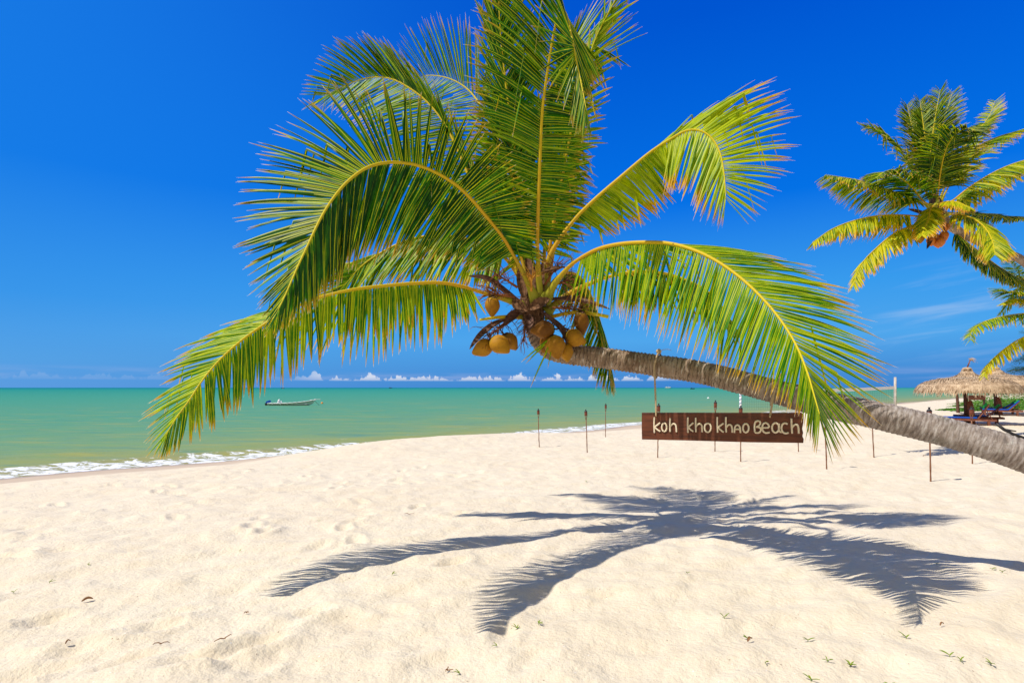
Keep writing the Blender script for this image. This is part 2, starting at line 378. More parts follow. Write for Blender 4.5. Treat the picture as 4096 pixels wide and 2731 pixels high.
def mat_sand():
    m, t = newmat('sand')
    g = t.n('ShaderNodeNewGeometry').outputs['Position']
    d, z, zb = t.sep(attr(t))
    n1 = t.noise(g, 0.5, 4.0, 0.55); n2 = t.noise(g, 6.0, 5.0, 0.65); n3 = t.noise(g, 90.0, 3.0, 0.7); n4 = t.noise(g, 380.0, 2.0, 0.6)
    col = t.ramp(n1, [(0.3, (0.755, 0.635, 0.462)), (0.7, (0.80, 0.695, 0.525))])
    col = t.mix(t.m('MULTIPLY', t.ss(n2, 0.40, 0.72), 0.40), col, (0.66, 0.515, 0.345))
    grain = t.m('MULTIPLY', t.m('SUBTRACT', n3, 0.5), 0.5)
    col = t.mix(t.m('ADD', 0.25, grain), col, (0.82, 0.72, 0.53))
    dark = t.ss(n4, 0.68, 0.76)
    col = t.mix(t.m('MULTIPLY', dark, 0.30), col, (0.35, 0.23, 0.14))
    # shell grit and sparse dark specks
    vo = t.n('ShaderNodeTexVoronoi', {'Vector': g, 'Scale': 26.0, 'Randomness': 1.0})
    rr, rg, rb = t.sep(vo.outputs['Color'])
    band = t.ss(t.noise(g, 0.35, 3.0), 0.50, 0.62)
    speck = t.m('MULTIPLY', t.m('LESS_THAN', vo.outputs['Distance'], 0.16), t.m('GREATER_THAN', rr, 0.86))
    col = t.mix(t.m('MULTIPLY', speck, 0.65), col, t.mix(t.m('GREATER_THAN', rg, 0.35), (0.24, 0.13, 0.07), (0.9, 0.86, 0.8)))
    grit = t.m('MULTIPLY', t.ss(t.noise(g, 130.0, 2.0), 0.58, 0.70), band)
    col = t.mix(t.m('MULTIPLY', grit, 0.35), col, (0.50, 0.33, 0.22))
    wetn = t.m('ADD', z, t.m('MULTIPLY', t.m('SUBTRACT', t.noise(g, 0.9, 3.0), 0.5), 0.12))
    wet = t.m('SUBTRACT', 1.0, t.ss(wetn, 0.20, 0.30))
    soaked = t.m('SUBTRACT', 1.0, t.ss(wetn, 0.02, 0.10))
    col = t.mix(wet, col, (0.57, 0.445, 0.32))
    col = t.mix(soaked, col, (0.40, 0.30, 0.21))
    h = t.m('ADD', t.m('MULTIPLY', n2, 0.8), t.m('ADD', t.m('MULTIPLY', n3, 0.12), t.m('MULTIPLY', t.noise(g, 24.0, 4.0, 0.6), 0.4)))
    h = t.m('MULTIPLY', h, t.m('SUBTRACT', 1.0, wet))
    rough = t.m('SUBTRACT', 0.95, t.m('MULTIPLY', soaked, 0.5))
    b = t.n('ShaderNodeBsdfPrincipled', {'Base Color': col, 'Roughness': rough, 'Specular IOR Level': 0.15, 'Normal': bump(t, h, 0.65, 0.04)})
    finish(t, b)
    return m

def mat_sea():
    m, t = newmat('sea_water')
    g = t.n('ShaderNodeNewGeometry').outputs['Position']
    d, z, zb = t.sep(attr(t))
    # across-shore and along-shore coordinates
    x, y, zz = t.sep(g)
    off = t.m('MULTIPLY', d, -1.0)                       # metres offshore
    warp = t.noise(t.comb(t.m('MULTIPLY', x, 0.035), t.m('MULTIPLY', y, 0.11), 0.0), 1.0, 4.0, 0.6)
    offn = t.m('ADD', off, t.m('MULTIPLY', t.m('SUBTRACT', warp, 0.5), t.m('MINIMUM', t.m('MULTIPLY', off, 0.9), 46.0)))
    lg = t.m('DIVIDE', t.m('LOGARITHM', t.m('MAXIMUM', offn, 1.0), 10.0), 3.6)
    col = t.ramp(lg, [(0.0, (0.33, 0.30, 0.125)), (0.17, (0.27, 0.32, 0.10)), (0.29, (0.175, 0.310, 0.130)), (0.42, (0.110, 0.305, 0.150)),
                      (0.62, (0.060, 0.295, 0.165)), (0.82, (0.020, 0.255, 0.170)), (1.0, (0.000, 0.17, 0.18))])
    fine = t.noise(t.comb(t.m('MULTIPLY', x, 0.55), t.m('MULTIPLY', y, 2.4), 6.0), 1.0, 6.0, 0.7)
    st = t.noise(t.comb(t.m('MULTIPLY', x, 0.16), t.m('MULTIPLY', y, 0.75), 2.0), 1.0, 5.0, 0.65)
    nearf = t.m('SUBTRACT', 1.0, t.ss(off, 25.0, 110.0))
    col = t.mix(t.m('MULTIPLY', t.m('MULTIPLY', t.ss(st, 0.50, 0.68), nearf), 0.55), col, (0.36, 0.34, 0.075))
    col = t.mix(t.m('MULTIPLY', t.m('MULTIPLY', t.m('SUBTRACT', 1.0, t.ss(st, 0.32, 0.47)), nearf), 0.45), col, (0.07, 0.23, 0.19))
    midf = t.m('SUBTRACT', 1.0, t.ss(off, 60.0, 220.0))
    col = t.mix(t.m('MULTIPLY', t.m('MULTIPLY', t.ss(fine, 0.52, 0.72), midf), 0.40), col, (0.05, 0.24, 0.26))
    col = t.mix(t.m('MULTIPLY', t.m('MULTIPLY', t.m('SUBTRACT', 1.0, t.ss(fine, 0.28, 0.46)), midf), 0.35), col, (0.20, 0.36, 0.07))
    # ripples
    r1 = t.noise(t.comb(t.m('MULTIPLY', x, 0.8), t.m('MULTIPLY', y, 2.6), 0.0), 1.0, 5.0, 0.6)
    r2 = t.noise(t.comb(t.m('MULTIPLY', x, 5.0), t.m('MULTIPLY', y, 11.0), 4.0), 1.0, 4.0, 0.6)
    h = t.m('ADD', t.m('MULTIPLY', r1, 1.0), t.m('MULTIPLY', r2, 0.25))
    nb = bump(t, h, 0.6, 0.10)
    # foam at the edge of the water
    f1 = t.noise(t.comb(t.m('MULTIPLY', x, 1.7), t.m('MULTIPLY', y, 2.9), 0.0), 1.0, 6.0, 0.70, dist=0.8)
    f2 = t.noise(t.comb(t.m('MULTIPLY', t.m('ADD', x, y), 0.22), 0.0, 3.0), 1.0, 2.0)
    edge = t.m('ADD', 0.75, t.m('MULTIPLY', f2, 2.8))
    zone = t.m('MULTIPLY', t.m('SUBTRACT', 1.0, t.ss(off, t.m('MULTIPLY', edge, 0.55), t.m('ADD', edge, 0.5))), 1.0)
    solid = t.m('SUBTRACT', 1.0, t.ss(off, -0.1, 0.5))
    zone2 = t.m('MULTIPLY', t.ss(off, 4.0, 5.2), t.m('SUBTRACT', 1.0, t.ss(off, 5.6, 7.2)))
    th = t.m('SUBTRACT', 0.62, t.m('MULTIPLY', zone, 0.17))
    foam = t.m('MULTIPLY', t.ss(f1, th, t.m('ADD', th, 0.07)), t.ss(zone, 0.02, 0.2))
    foam = t.m('MAXIMUM', foam, t.m('MULTIPLY', t.ss(f1, 0.66, 0.70), zone2))
    caps = t.m('MULTIPLY', t.ss(t.noise(t.comb(t.m('MULTIPLY', x, 0.9), t.m('MULTIPLY', y, 4.0), 7.0), 1.0, 4.0, 0.7), 0.775, 0.80), nearf)
    foam = t.m('MAXIMUM', foam, t.m('MULTIPLY', caps, 0.5))
    foam = t.m('MULTIPLY', foam, t.m('SUBTRACT', 1.0, t.ss(y, 48.0, 75.0)))
    p = t.n('ShaderNodeBsdfPrincipled', {'Base Color': col, 'Roughness': 0.45, 'Specular IOR Level': 0.08, 'IOR': 1.33, 'Normal': nb})
    fm = t.n('ShaderNodeBsdfPrincipled', {'Base Color': (0.88, 0.90, 0.92), 'Roughness': 0.7, 'Normal': bump(t, f1, 1.0, 0.08)})
    finish(t, t.n('ShaderNodeMixShader', {0: foam, 1: p, 2: fm}))
    return m

M = {}
M['leaf'] = mat_leaf('palm_leaf')
M['leaf_far'] = mat_leaf('palm_leaf_far', dark=(0.008, 0.060, 0.004), mid=(0.055, 0.20, 0.003), yel=(0.56, 0.52, 0.005))
M['stalk'] = mat_stalk('palm_stalk')
M['bark'] = mat_bark('palm_bark')
M['sand'] = mat_sand()
M['sea'] = mat_sea()
def mat_husk():
    m, t = newmat('coconut_husk')
    x, y, z = t.sep(attr(t))                 # z runs from the tip (-1) to the cap (+1), x is the nut's own tint
    p3 = pos(t); n = t.noise(p3, 6.0, 5.0, 0.65); n2 = t.noise(p3, 34.0, 5.0, 0.7)
    col = t.ramp(t.m('ADD', n, t.m('MULTIPLY', x, 0.35)), [(0.25, (0.15, 0.055, 0.005)), (0.5, (0.29, 0.120, 0.005)), (0.8, (0.43, 0.205, 0.007))])
    col = t.mix(t.m('MULTIPLY', t.ss(n2, 0.56, 0.68), 0.6), col, (0.16, 0.07, 0.02))
    col = t.mix(t.m('MULTIPLY', t.ss(t.m('ADD', y, t.m('MULTIPLY', n, 0.5)), 0.85, 1.2), 0.5), col, (0.28, 0.26, 0.02))
    b = t.n('ShaderNodeBsdfPrincipled', {'Base Color': col, 'Roughness': 0.6, 'Specular IOR Level': 0.2, 'Normal': bump(t, t.m('ADD', n, n2), 0.8, 0.006)})
    finish(t, b); return m
M['husk'] = mat_husk()
M['husk_orange'] = mat_simple('coconut_husk_orange', (0.50, 0.13, 0.012), (0.66, 0.22, 0.025), 0.45, 9.0, 0.003, 0.4)
M['spathe'] = mat_simple('dry_sheath', (0.050, 0.018, 0.012), (0.20, 0.10, 0.06), 0.7, 14.0, 0.006, 0.3, stretch=(1, 1, 3))
M['fiber'] = mat_simple('dry_fibre', (0.05, 0.020, 0.010), (0.26, 0.135, 0.065), 0.85, 26.0, 0.012, 0.2)
M['twig'] = mat_simple('flower_twig', (0.10, 0.028, 0.012), (0.33, 0.11, 0.02), 0.7, 3.0, 0.002, 0.3)
M['blossom'] = mat_simple('blossom', (0.55, 0.20, 0.02), (0.75, 0.40, 0.04), 0.6, 20.0, 0.002, 0.3)
M['rope'] = mat_simple('hemp_rope', (0.38, 0.26, 0.14), (0.62, 0.47, 0.29), 0.9, 60.0, 0.004, 0.1)
M['letter'] = mat_simple('pale_rope', (0.70, 0.55, 0.36), (0.92, 0.82, 0.64), 0.85, 90.0, 0.003, 0.15)
M['board'] = mat_simple('stained_board', (0.062, 0.018, 0.007), (0.17, 0.046, 0.017), 0.55, 3.0, 0.002, 0.35, 7.0, (1, 1, 9))
M['bamboo'] = mat_simple('bamboo', (0.15, 0.050, 0.022), (0.33, 0.15, 0.07), 0.6, 7.0, 0.002, 0.4)
M['canister'] = mat_simple('woven_rust', (0.12, 0.030, 0.016), (0.24, 0.070, 0.035), 0.7, 90.0, 0.004, 0.3)
M['black'] = mat_simple('black_metal', (0.015, 0.015, 0.018), (0.035, 0.03, 0.03), 0.5, 30.0, 0.001, 0.4)
M['thatch'] = mat_simple('thatch', (0.30, 0.19, 0.11), (0.72, 0.54, 0.36), 0.9, 5.0, 0.02, 0.1, 6.0)
M['wood'] = mat_simple('red_wood', (0.12, 0.035, 0.02), (0.26, 0.09, 0.05), 0.6, 6.0, 0.003, 0.35)
M['post'] = mat_simple('dark_post', (0.045, 0.022, 0.020), (0.13, 0.065, 0.05), 0.8, 6.0, 0.004, 0.2)
M['blue'] = mat_simple('blue_fabric', (0.008, 0.055, 0.34), (0.012, 0.10, 0.50), 0.85, 12.0, 0.004, 0.2)
M['green'] = mat_simple('green_fabric', (0.01, 0.20, 0.05), (0.02, 0.34, 0.09), 0.85, 12.0, 0.004, 0.2)
M['hull'] = mat_simple('hull_paint', (0.55, 0.58, 0.58), (0.66, 0.69, 0.68), 0.4, 2.0, 0.001, 0.5)
M['white'] = mat_simple('white_paint', (0.74, 0.75, 0.76), (0.84, 0.84, 0.84), 0.5, 3.0, 0.001, 0.4)
M['trim'] = mat_simple('rust_trim', (0.20, 0.08, 0.05), (0.34, 0.16, 0.10), 0.6, 3.0, 0.001, 0.4)
M['darkhull'] = mat_simple('dark_hull', (0.02, 0.03, 0.045), (0.05, 0.06, 0.08), 0.6, 1.0, 0.001, 0.4)
M['orange'] = mat_simple('orange_float', (0.65, 0.22, 0.03), (0.8, 0.35, 0.06), 0.5, 3.0, 0.001, 0.4)
M['sprout'] = mat_simple('sprout_leaf', (0.16, 0.30, 0.012), (0.40, 0.48, 0.02), 0.5, 30.0, 0.001, 0.4, trans=0.3)
M['creeper'] = mat_simple('creeper_leaf', (0.045, 0.16, 0.008), (0.16, 0.36, 0.02), 0.5, 1.2, 0.001, 0.4, trans=0.25)
M['needle'] = mat_simple('needle_leaf', (0.015, 0.060, 0.030), (0.045, 0.115, 0.050), 0.7, 2.0, 0.001, 0.3, trans=0.15)
M['bark2'] = mat_simple('rough_bark', (0.07, 0.05, 0.035), (0.17, 0.13, 0.10), 0.9, 8.0, 0.02, 0.2)
M['polewhite'] = mat_simple('weathered_pole', (0.42, 0.36, 0.30), (0.62, 0.56, 0.48), 0.8, 8.0, 0.003, 0.2)
M['tape'] = mat_simple('net_tape', (0.78, 0.78, 0.80), (0.86, 0.86, 0.88), 0.7, 8.0, 0.001, 0.2)
M['net'] = mat_simple('net_cord', (0.05, 0.06, 0.08), (0.09, 0.10, 0.12), 0.8, 8.0, 0.001, 0.2)
M['bluestripe'] = mat_simple('blue_tape', (0.05, 0.12, 0.35), (0.08, 0.18, 0.45), 0.6, 8.0, 0.001, 0.3)
M['dryleaf'] = mat_simple('dry_leaf', (0.20, 0.09, 0.04), (0.38, 0.20, 0.09), 0.8, 20.0, 0.002, 0.2)

# ------------------------------------------------------------------ sand and sea
front = np.radians(np.linspace(-56, 58, 820)); back = np.radians(np.linspace(58, 304, 60))[1:]
ang = np.r_[front, back]
rad = [1.2]
while rad[-1] < 900: rad.append(rad[-1]*1.0085 if rad[-1] < 140 else rad[-1]*1.05)
def zsand(x, y): return footprints(x, y, ground_full(x, y))
def gz(x, y):
    a_, b_ = np.array([float(x)]), np.array([float(y)]); return float(footprints(a_, b_, ground_full(a_, b_))[0])
sand = fan(ang, np.array(rad), 0.0, -1.0, zsand, 'sand', M['sand']); tag(sand, kind='structure')
cap = MB(); n_ = 48
cap.add([(1.25*math.sin(2*PI*k/n_), -1+1.25*math.cos(2*PI*k/n_), gz(1.25*math.sin(2*PI*k/n_), -1+1.25*math.cos(2*PI*k/n_))-0.01) for k in range(n_)], [tuple(range(n_))[::-1]])
tag(cap.build('sand', M['sand']), kind='structure')
angs = np.radians(np.linspace(-75, 75, 420))
rads = [8.0]
while rads[-1] < 30000: rads.append(rads[-1]*(1.008 if rads[-1] < 120 else 1.06))
def zsea(x, y):
    d = -shore_d(x, y)
    al = (x+y)/S2
    crest = 0.10*np.exp(-((d-1.6-1.2*vnoise(al*0.18, al*0, 21))/0.45)**2)*(0.4+1.2*np.clip(vnoise(al*0.3, al*0+3, 22)+0.5, 0, 1))
    crest2 = 0.05*np.exp(-((d-5.6-2*vnoise(al*0.12, al*0, 23))/0.6)**2)
    f = np.clip(d/3, 0, 1)*np.clip(60/np.maximum(np.hypot(x, y), 60), 0, 1)
    w_ = 0.05*vnoise(x*0.35, y*0.9, 24)+0.03*vnoise(x*1.1, y*2.6, 25)+0.01*vnoise(x*3, y*5, 26)
    foamy = np.exp(-((d-0.8)/1.0)**2)*0.05*np.abs(vnoise(x*2.5, y*3.5, 27))*2
    return crest+crest2+f*w_+foamy
sea = fan(angs, np.array(rads), 0.0, -1.0, zsea, 'sea', M['sea']); tag(sea, kind='structure')

# ------------------------------------------------------------------ palm fronds
def smooth(t): t = max(0.0, min(1.0, t)); return t*t*(3-2*t)
def leaflet(mb, p, d, Tr, L, W, droop, rnd, segs=6, twist=0.0, kink=None):
    p = Vector(p); d = Vector(d).normalized(); ds = L/segs
    vs = []; data = []
    for k in range(segs+1):
        v = k/segs
        Wd = Tr-d*Tr.dot(d)
        if Wd.length < 1e-4: Wd = Vector((0, 0, 1)).cross(d)
        Wd.normalize(); Nn = d.cross(Wd)
        Wr = Wd*math.cos(twist+0.25*v)+Nn*math.sin(twist+0.25*v); Nr = d.cross(Wr)
        if Nr.z < 0: Nr = -Nr
        wv = W*min(1.0, 0.45+v*5)*(1-v**2.6)**0.75+0.0012
        vs += [p-Wr*wv/2-Nr*wv*0.34, p, p+Wr*wv/2-Nr*wv*0.34]
        data += [(-1, v, rnd), (0, v, rnd), (1, v, rnd)]
        d2 = d.copy(); d2.z -= droop*ds*(0.5+1.6*v)
        if kink is not None and abs(v-kink) < 0.5/segs: d2 = Vector((d.x*0.3, d.y*0.3, -1.0))
        d = d2.normalized(); p = p+d*ds
    fs = []
    for k in range(segs):
        a = 3*k
        fs += [(a, a+1, a+4, a+3), (a+1, a+2, a+5, a+4)]
    mb.add(vs, fs, data)

def frond(parent, pts, stations, t0=0.15, n=105, W=0.042, droop=0.5, yel=0.45, r0=0.045, r1=0.020, seed=1, jit=0.09, kinks=0.09, segs=6, leafmat='leaf', label=None, ragged=0.1, stalk_sides=8):
    """pts: world points of the stalk; stations: (t, dirA, lenA, dirB, lenB), directions as (right, up, away)"""
    rnd = random.Random(seed)
    r, L = spline(pts, 90)
    tt = np.linspace(0, 1, 90)
    def at(t): return Vector([float(np.interp(t, tt, r[:, j])) for j in range(3)])
    mb = MB()
    st = np.array([[s[0], *s[1], s[2], *s[3], s[4]] for s in stations])
    m = int(n*(1.22 if leafmat == 'leaf' else 1.0)); W = W*(0.88 if leafmat == 'leaf' else 1.0)
    fy_ = rnd.uniform(-0.06, 0.06)
    for side in (0, 1):
        clump = 0.0
        for i in range(m):
            u = (i+0.5*side+rnd.uniform(-.22, .22))/m
            u = min(max(u, 0), 0.997)
            t = t0+(1-t0)*u
            q = [float(np.interp(t, st[:, 0], st[:, j])) for j in range(9)]
            dv = q[0+1:4] if side == 0 else q[5:8]
            ln = q[4] if side == 0 else q[8]
            if rnd.random() < 0.035: continue
            if rnd.random() < 0.10: clump = rnd.uniform(-1, 1)*jit*1.4
            d = Vector((dv[0], dv[2], dv[1])).normalized()
            d += Vector((rnd.gauss(0, jit), rnd.gauss(0, jit), rnd.gauss(0, jit)*0.8))
            T = (at(min(1, t+0.01))-at(t-0.01)).normalized()
            d += T*clump
            p = at(t)
            ln *= rnd.uniform(1-ragged*1.3, 1+ragged*0.6)
            kk = rnd.uniform(0.3, 0.75) if rnd.random() < kinks else None
            leaflet(mb, p, d, T, ln, W*rnd.uniform(0.8, 1.15)*(1.0 if t < 0.8 else 1.0-0.5*(t-0.8)/0.2), droop*rnd.uniform(0.6, 1.4),
                    min(0.98, max(0.02, yel+fy_+rnd.gauss(0, 0.17))), segs, rnd.gauss(0.30, 0.22)*(1 if side else -1), kk)
    o = mb.build('frond', M[leafmat], parent)
    if label: o['label'] = label
    sb = MB()
    rr = [(r0+(r1-r0)*smooth(t/max(t0, .05)))*(1-0.0*t) if t < t0 else r1*(1-((t-t0)/(1-t0)))**0.8+0.0028 for t in tt]
    rr = [x*(1+0.9*math.exp(-(t/0.03)**2)) for x, t in zip(rr, tt)]
    sb.tube(r.tolist(), rr, stalk_sides)
    o2 = sb.build('stalk', M['stalk'], parent); o2.parent = o
    return o

def ovoid(mb, c, R, Lh, axis, seed=0, mi=0):
    rnd = random.Random(seed)
    Rm = Vector(axis).to_track_quat('Z', 'Y').to_matrix() @ Matrix.Rotation(rnd.uniform(0, 6), 3, 'Z')
    n, m = 24, 18; vs = []; ds = []; tint = rnd.uniform(-.8, .8)
    for i in range(m+1):
        ph = PI*i/m; z = -math.cos(ph); rr = math.sin(ph)**0.9
        rr *= (1-0.30*max(z, 0)**1.4) * (1-0.05*z)
        zz = z*Lh*(1.0+0.20*max(z, 0)**5)
        for k in range(n):
            t = 2*PI*k/n
            q = 1+0.095*math.cos(3*t)*(0.4+0.6*max(0, z+0.3))
            vs.append(Vector(c)+Rm @ Vector((R*rr*q*math.cos(t), R*rr*q*math.sin(t), zz))); ds.append((tint, -z, 0))
    fs = [(i*n+k, i*n+(k+1) % n, (i+1)*n+(k+1) % n, (i+1)*n+k) for i in range(m) for k in range(n)]
    mb.add(vs, fs, ds, mi)

def blade(mb, pts, width, fold=0.35, up=Vector((0, 0, 1)), n=16, tipw=0.0, thick=0.006):
    """a canoe shaped sheath along pts"""
    r, L = spline(pts, n); cols = 6
    vs = []
    for layer in (0, 1):
        for i in range(n):
            T = Vector(r[min(i+1, n-1)])-Vector(r[max(i-1, 0)]); T.normalize()
            S = T.cross(up); S = S.normalized() if S.length > 1e-3 else Vector((1, 0, 0)); N = S.cross(T)
            v = i/(n-1); w_ = width*(math.sin(PI*min(1, v*0.92+0.08))**0.7)*(1-tipw*v)
            for k in range(cols+1):
                a = (k/cols-0.5)*2
                vs.append(Vector(r[i])+S*a*w_/2+N*(a*a-0.5)*fold*w_+N*(thick if layer else 0))
    c1 = cols+1; fs = []
    for i in range(n-1):
        for k in range(cols):
            a = i*c1+k; fs.append((a, a+1, a+c1+1, a+c1)); b = a+n*c1; fs.append((b+c1, b+c1+1, b+1, b))
    mb.add(vs, fs)

def twigs(mb, origin, main, count, L, seed, r=0.003, spread=0.7, droop=0.6):
    """a branched flower stalk"""
    rnd = random.Random(seed); o = Vector(origin); mdir = Vector(main).normalized()
    mb.tube([o, o+mdir*L*0.35, o+mdir*L*0.62+Vector((0, 0, -0.02))], [r*3.4, r*2.4, r*1.2], 5)
    for i in range(count):
        s = o+mdir*L*rnd.uniform(0.12, 0.62)
        d = (mdir*0.7+Vector((rnd.gauss(0, spread), rnd.gauss(0, spread), rnd.gauss(0, spread)))).normalized()
        pts = [s]; l = L*rnd.uniform(0.35, 0.75)
        for k in range(5):
            d = (d+Vector((rnd.gauss(0, .22), rnd.gauss(0, .22), rnd.gauss(0, .22)-droop*0.12))).normalized(); pts.append(pts[-1]+d*l/5)
        mb.tube(pts, [r, r, r*.9, r*.8, r*.7, r*.4], 3, caps=False)

def trunk_mesh(mb, pts, radii, ring=0.045, amp=0.010, n=40, step=0.010, seed=0):
    L0 = sum((Vector(pts[i+1])-Vector(pts[i])).length for i in range(len(pts)-1))
    r, L = spline(pts, int(L0/step)); m = len(r)
    tt = np.linspace(0, 1, m); rad_ = np.interp(tt, np.linspace(0, 1, len(radii)), radii)
    vs = []; ds = []
    Np = None
    for i in range(m):
        T = Vector(r[min(i+1, m-1)]-r[max(i-1, 0)]).normalized()
        if Np is None: Np = Vector((0, 0, 1)) if abs(T.z) < .9 else Vector((0, 1, 0))
        Np = (Np-T*Np.dot(T)).normalized(); B = T.cross(Np)
        s = L*i/(m-1)
        th = np.arange(n)*2*PI/n
        wob = vnoise(th*0+s*3.0, np.cos(th)*1.3+5, seed)*0.9+vnoise(s*1.1+th*0, np.sin(th)*1.3+9, seed+1)*0.9
        ph = (s/ring+wob*0.9) % 1.0
        am = amp*(1.0 if i < m*0.12 else 0.28+0.72*math.exp(-(i/m-0.12)*5.5)); wv_ = (ring*22)
        a = am*(1.0-ph)**1.5+0.4*am*vnoise(th*0+s*22, np.cos(th)*6+np.sin(th)*2, seed+2)+0.014*vnoise(th*0+s*1.7, np.cos(th)*1.5, seed+3)
        for k in range(n):
            q = rad_[i]+float(a[k]); vs.append(Vector(r[i])+(Np*math.cos(th[k])+B*math.sin(th[k]))*q); ds.append((s, float(th[k]), i/m))
    fs = [(i*n+k, i*n+(k+1) % n, (i+1)*n+(k+1) % n, (i+1)*n+k) for i in range(m-1) for k in range(n)]
    fs += [tuple(range(n-1, -1, -1)), tuple((m-1)*n+k for k in range(n))]
    mb.add(vs, fs, ds)
    return r

def px(pts): return [P(*p) for p in pts]

# ------------------------------------------------------------------ the leaning palm
palm = empty('coconut_palm', (7.3, 3.75, gz(7.3, 3.75)), 'big leaning coconut palm whose trunk carries the brown name board', 'palm tree', 'coconut palms')
tb = MB()
tpts = px([(2132, 1262, 7.05), (2140, 1310, 7.05), (2160, 1362, 7.0), (2205, 1402, 6.97), (2281, 1418, 6.93), (2420, 1433, 6.82), (2612, 1460, 6.62), (2786, 1487, 6.38), (2960, 1528, 6.12),
           (3135, 1574, 5.92), (3309, 1618, 5.74), (3483, 1655, 5.58), (3657, 1696, 5.42), (3831, 1742, 5.24), (4096, 1822, 5.0)])+[Vector((5.6, 4.6, 1.55)), Vector((6.6, 4.05, 1.15)), Vector((7.3, 3.75, 0.80)), Vector((7.6, 3.6, 0.5))]
trunk_line = trunk_mesh(tb, tpts, [0.110, 0.105, 0.112, 0.116, 0.120, 0.120, 0.124, 0.128, 0.131, 0.136, 0.138, 0.138, 0.138, 0.136, 0.138, 0.15, 0.16, 0.18, 0.2], amp=0.019, seed=5)
tb.build('trunk', M['bark'], palm)

# each frond: stalk traced as a space curve, leaflet directions at stations (right, up, away)
D_ = lambda pts, d0, d1, pw=1.0: [P(a, b, d0+(d1-d0)*(i/(len(pts)-1))**pw) for i, (a, b) in enumerate(pts)]
F1 = D_([(2115, 1232), (2030, 1200), (1927, 1170), (1850, 1146), (1762, 1131), (1660, 1133), (1570, 1140), (1470, 1150), (1379, 1164), (1251, 1198), (1124, 1258), (1028, 1316), (945, 1378), (869, 1449), (805, 1526), (760, 1596), (703, 1673), (660, 1745)], 7.0, 4.6)
frond(palm, F1, [(0.15, (.2, -.7, .7), .40, (.55, -.85, -.2), .35), (0.25, (-.05, -.95, .35), .72, (.10, -1, -.15), .50), (0.42, (-.10, -.95, .35), .85, (-.04, -1, -.1), .58),
                 (0.54, (-.6, -.5, .5), .85, (-.05, -1, -.1), .64), (0.60, (-1, -.02, .35), .85, (-.02, -1, -.1), .68), (0.74, (-.98, -.16, .1), .80, (.03, -1, 0), .66),
                 (0.88, (-.88, -.42, 0), .56, (.0, -1, 0), .46), (1.0, (-.5, -.86, 0), .26, (-.3, -.95, 0), .24)], t0=.17, n=105, droop=.35, yel=.60, seed=11, jit=.05, ragged=.14)
F2 = D_([(2150, 1215), (2094, 1094), (2017, 957), (1951, 874), (1862, 773), (1779, 710), (1683, 665), (1594, 650), (1523, 654), (1457, 676), (1386, 730), (1326, 802), (1279, 880), (1231, 981), (1189, 1070), (1148, 1165), (1112, 1240)], 6.9, 3.55)
frond(palm, F2, [(0.12, (.9, -.25, .2), .40, (-.8, -.5, 0), .42), (0.22, (.9, .0, .2), .50, (-.75, -.65, 0), .62), (0.32, (.55, .75, .1), .68, (-.62, -.78, -.1), .92),
                 (0.40, (.12, 1, .1), .80, (-.48, -.86, -.1), 1.02), (0.47, (-.12, 1, .1), .86, (-.38, -.92, -.1), 1.06), (0.53, (-.42, .9, .1), .94, (-.28, -.96, -.1), 1.04), (0.58, (-.75, .68, .1), .98, (-.2, -.98, -.1), .94),
                 (0.64, (-.93, .36, .1), .95, (-.10, -1, -.05), .90), (0.70, (-1, .10, .05), .82, (-.05, -1, 0), .82), (0.78, (-.95, -.25, 0), .64, (-.02, -1, 0), .62),
                 (0.88, (-.75, -.65, 0), .42, (-.05, -1, 0), .40), (1.0, (-.45, -.9, 0), .20, (-.25, -.96, 0), .18)], t0=.14, n=140, droop=.22, yel=.25, seed=12, jit=.05, W=.047, label='large arching frond seen from below, dark green')
F3 = D_([(2120, 1180), (2080, 1110), (2028, 1040), (1975, 999), (1892, 963), (1802, 945), (1700, 945), (1594, 975), (1500, 1025), (1440, 1070), (1374, 1145), (1326, 1185)], 7.1, 7.2)
frond(palm, F3, [(0.18, (-.2, -.95, .2), .5, (-.3, -.9, -.3), .5), (0.4, (-.62, -.7, .2), .8, (-.55, -.8, -.3), .85), (0.6, (-.8, -.5, .3), .85, (-.6, -.78, -.2), .9),
                 (0.8, (-.95, -.1, .2), .7, (-.45, -.88, 0), .7), (1.0, (-.9, -.4, 0), .4, (-.6, -.8, 0), .4)], t0=.2, n=95, droop=.45, yel=.58, seed=13, jit=.08)
F4 = D_([(2125, 1180), (2094, 1110), (2028, 1010), (1953, 900), (1900, 770), (1840, 620), (1775, 490), (1700, 400), (1614, 338), (1551, 312), (1487, 309), (1423, 325), (1360, 352), (1300, 385)], 7.1, 8.2)
frond(palm, F4, [(0.2, (.1, .95, .2), .5, (-.9, -.4, 0), .6), (0.4, (-.25, .95, .2), .9, (-.95, -.25, 0), .9), (0.6, (-.48, .88, .1), 1.0, (-.97, -.1, 0), 1.05), (0.72, (-.52, .85, .1), .95, (-.92, -.35, 0), .95),
                 (0.84, (-.72, .68, 0), .8, (-.8, -.6, 0), .7), (1.0, (-.98, .1, 0), .42, (-.85, -.5, 0), .42)], t0=.2, n=100, droop=.22, yel=.42, seed=14, jit=.05)
F5 = D_([(2135, 1180), (2120, 1000), (2080, 800), (2030, 640), (1965, 505), (1921, 420), (1870, 357), (1806, 318), (1742, 303), (1690, 305), (1640, 330)], 7.1, 8.8)
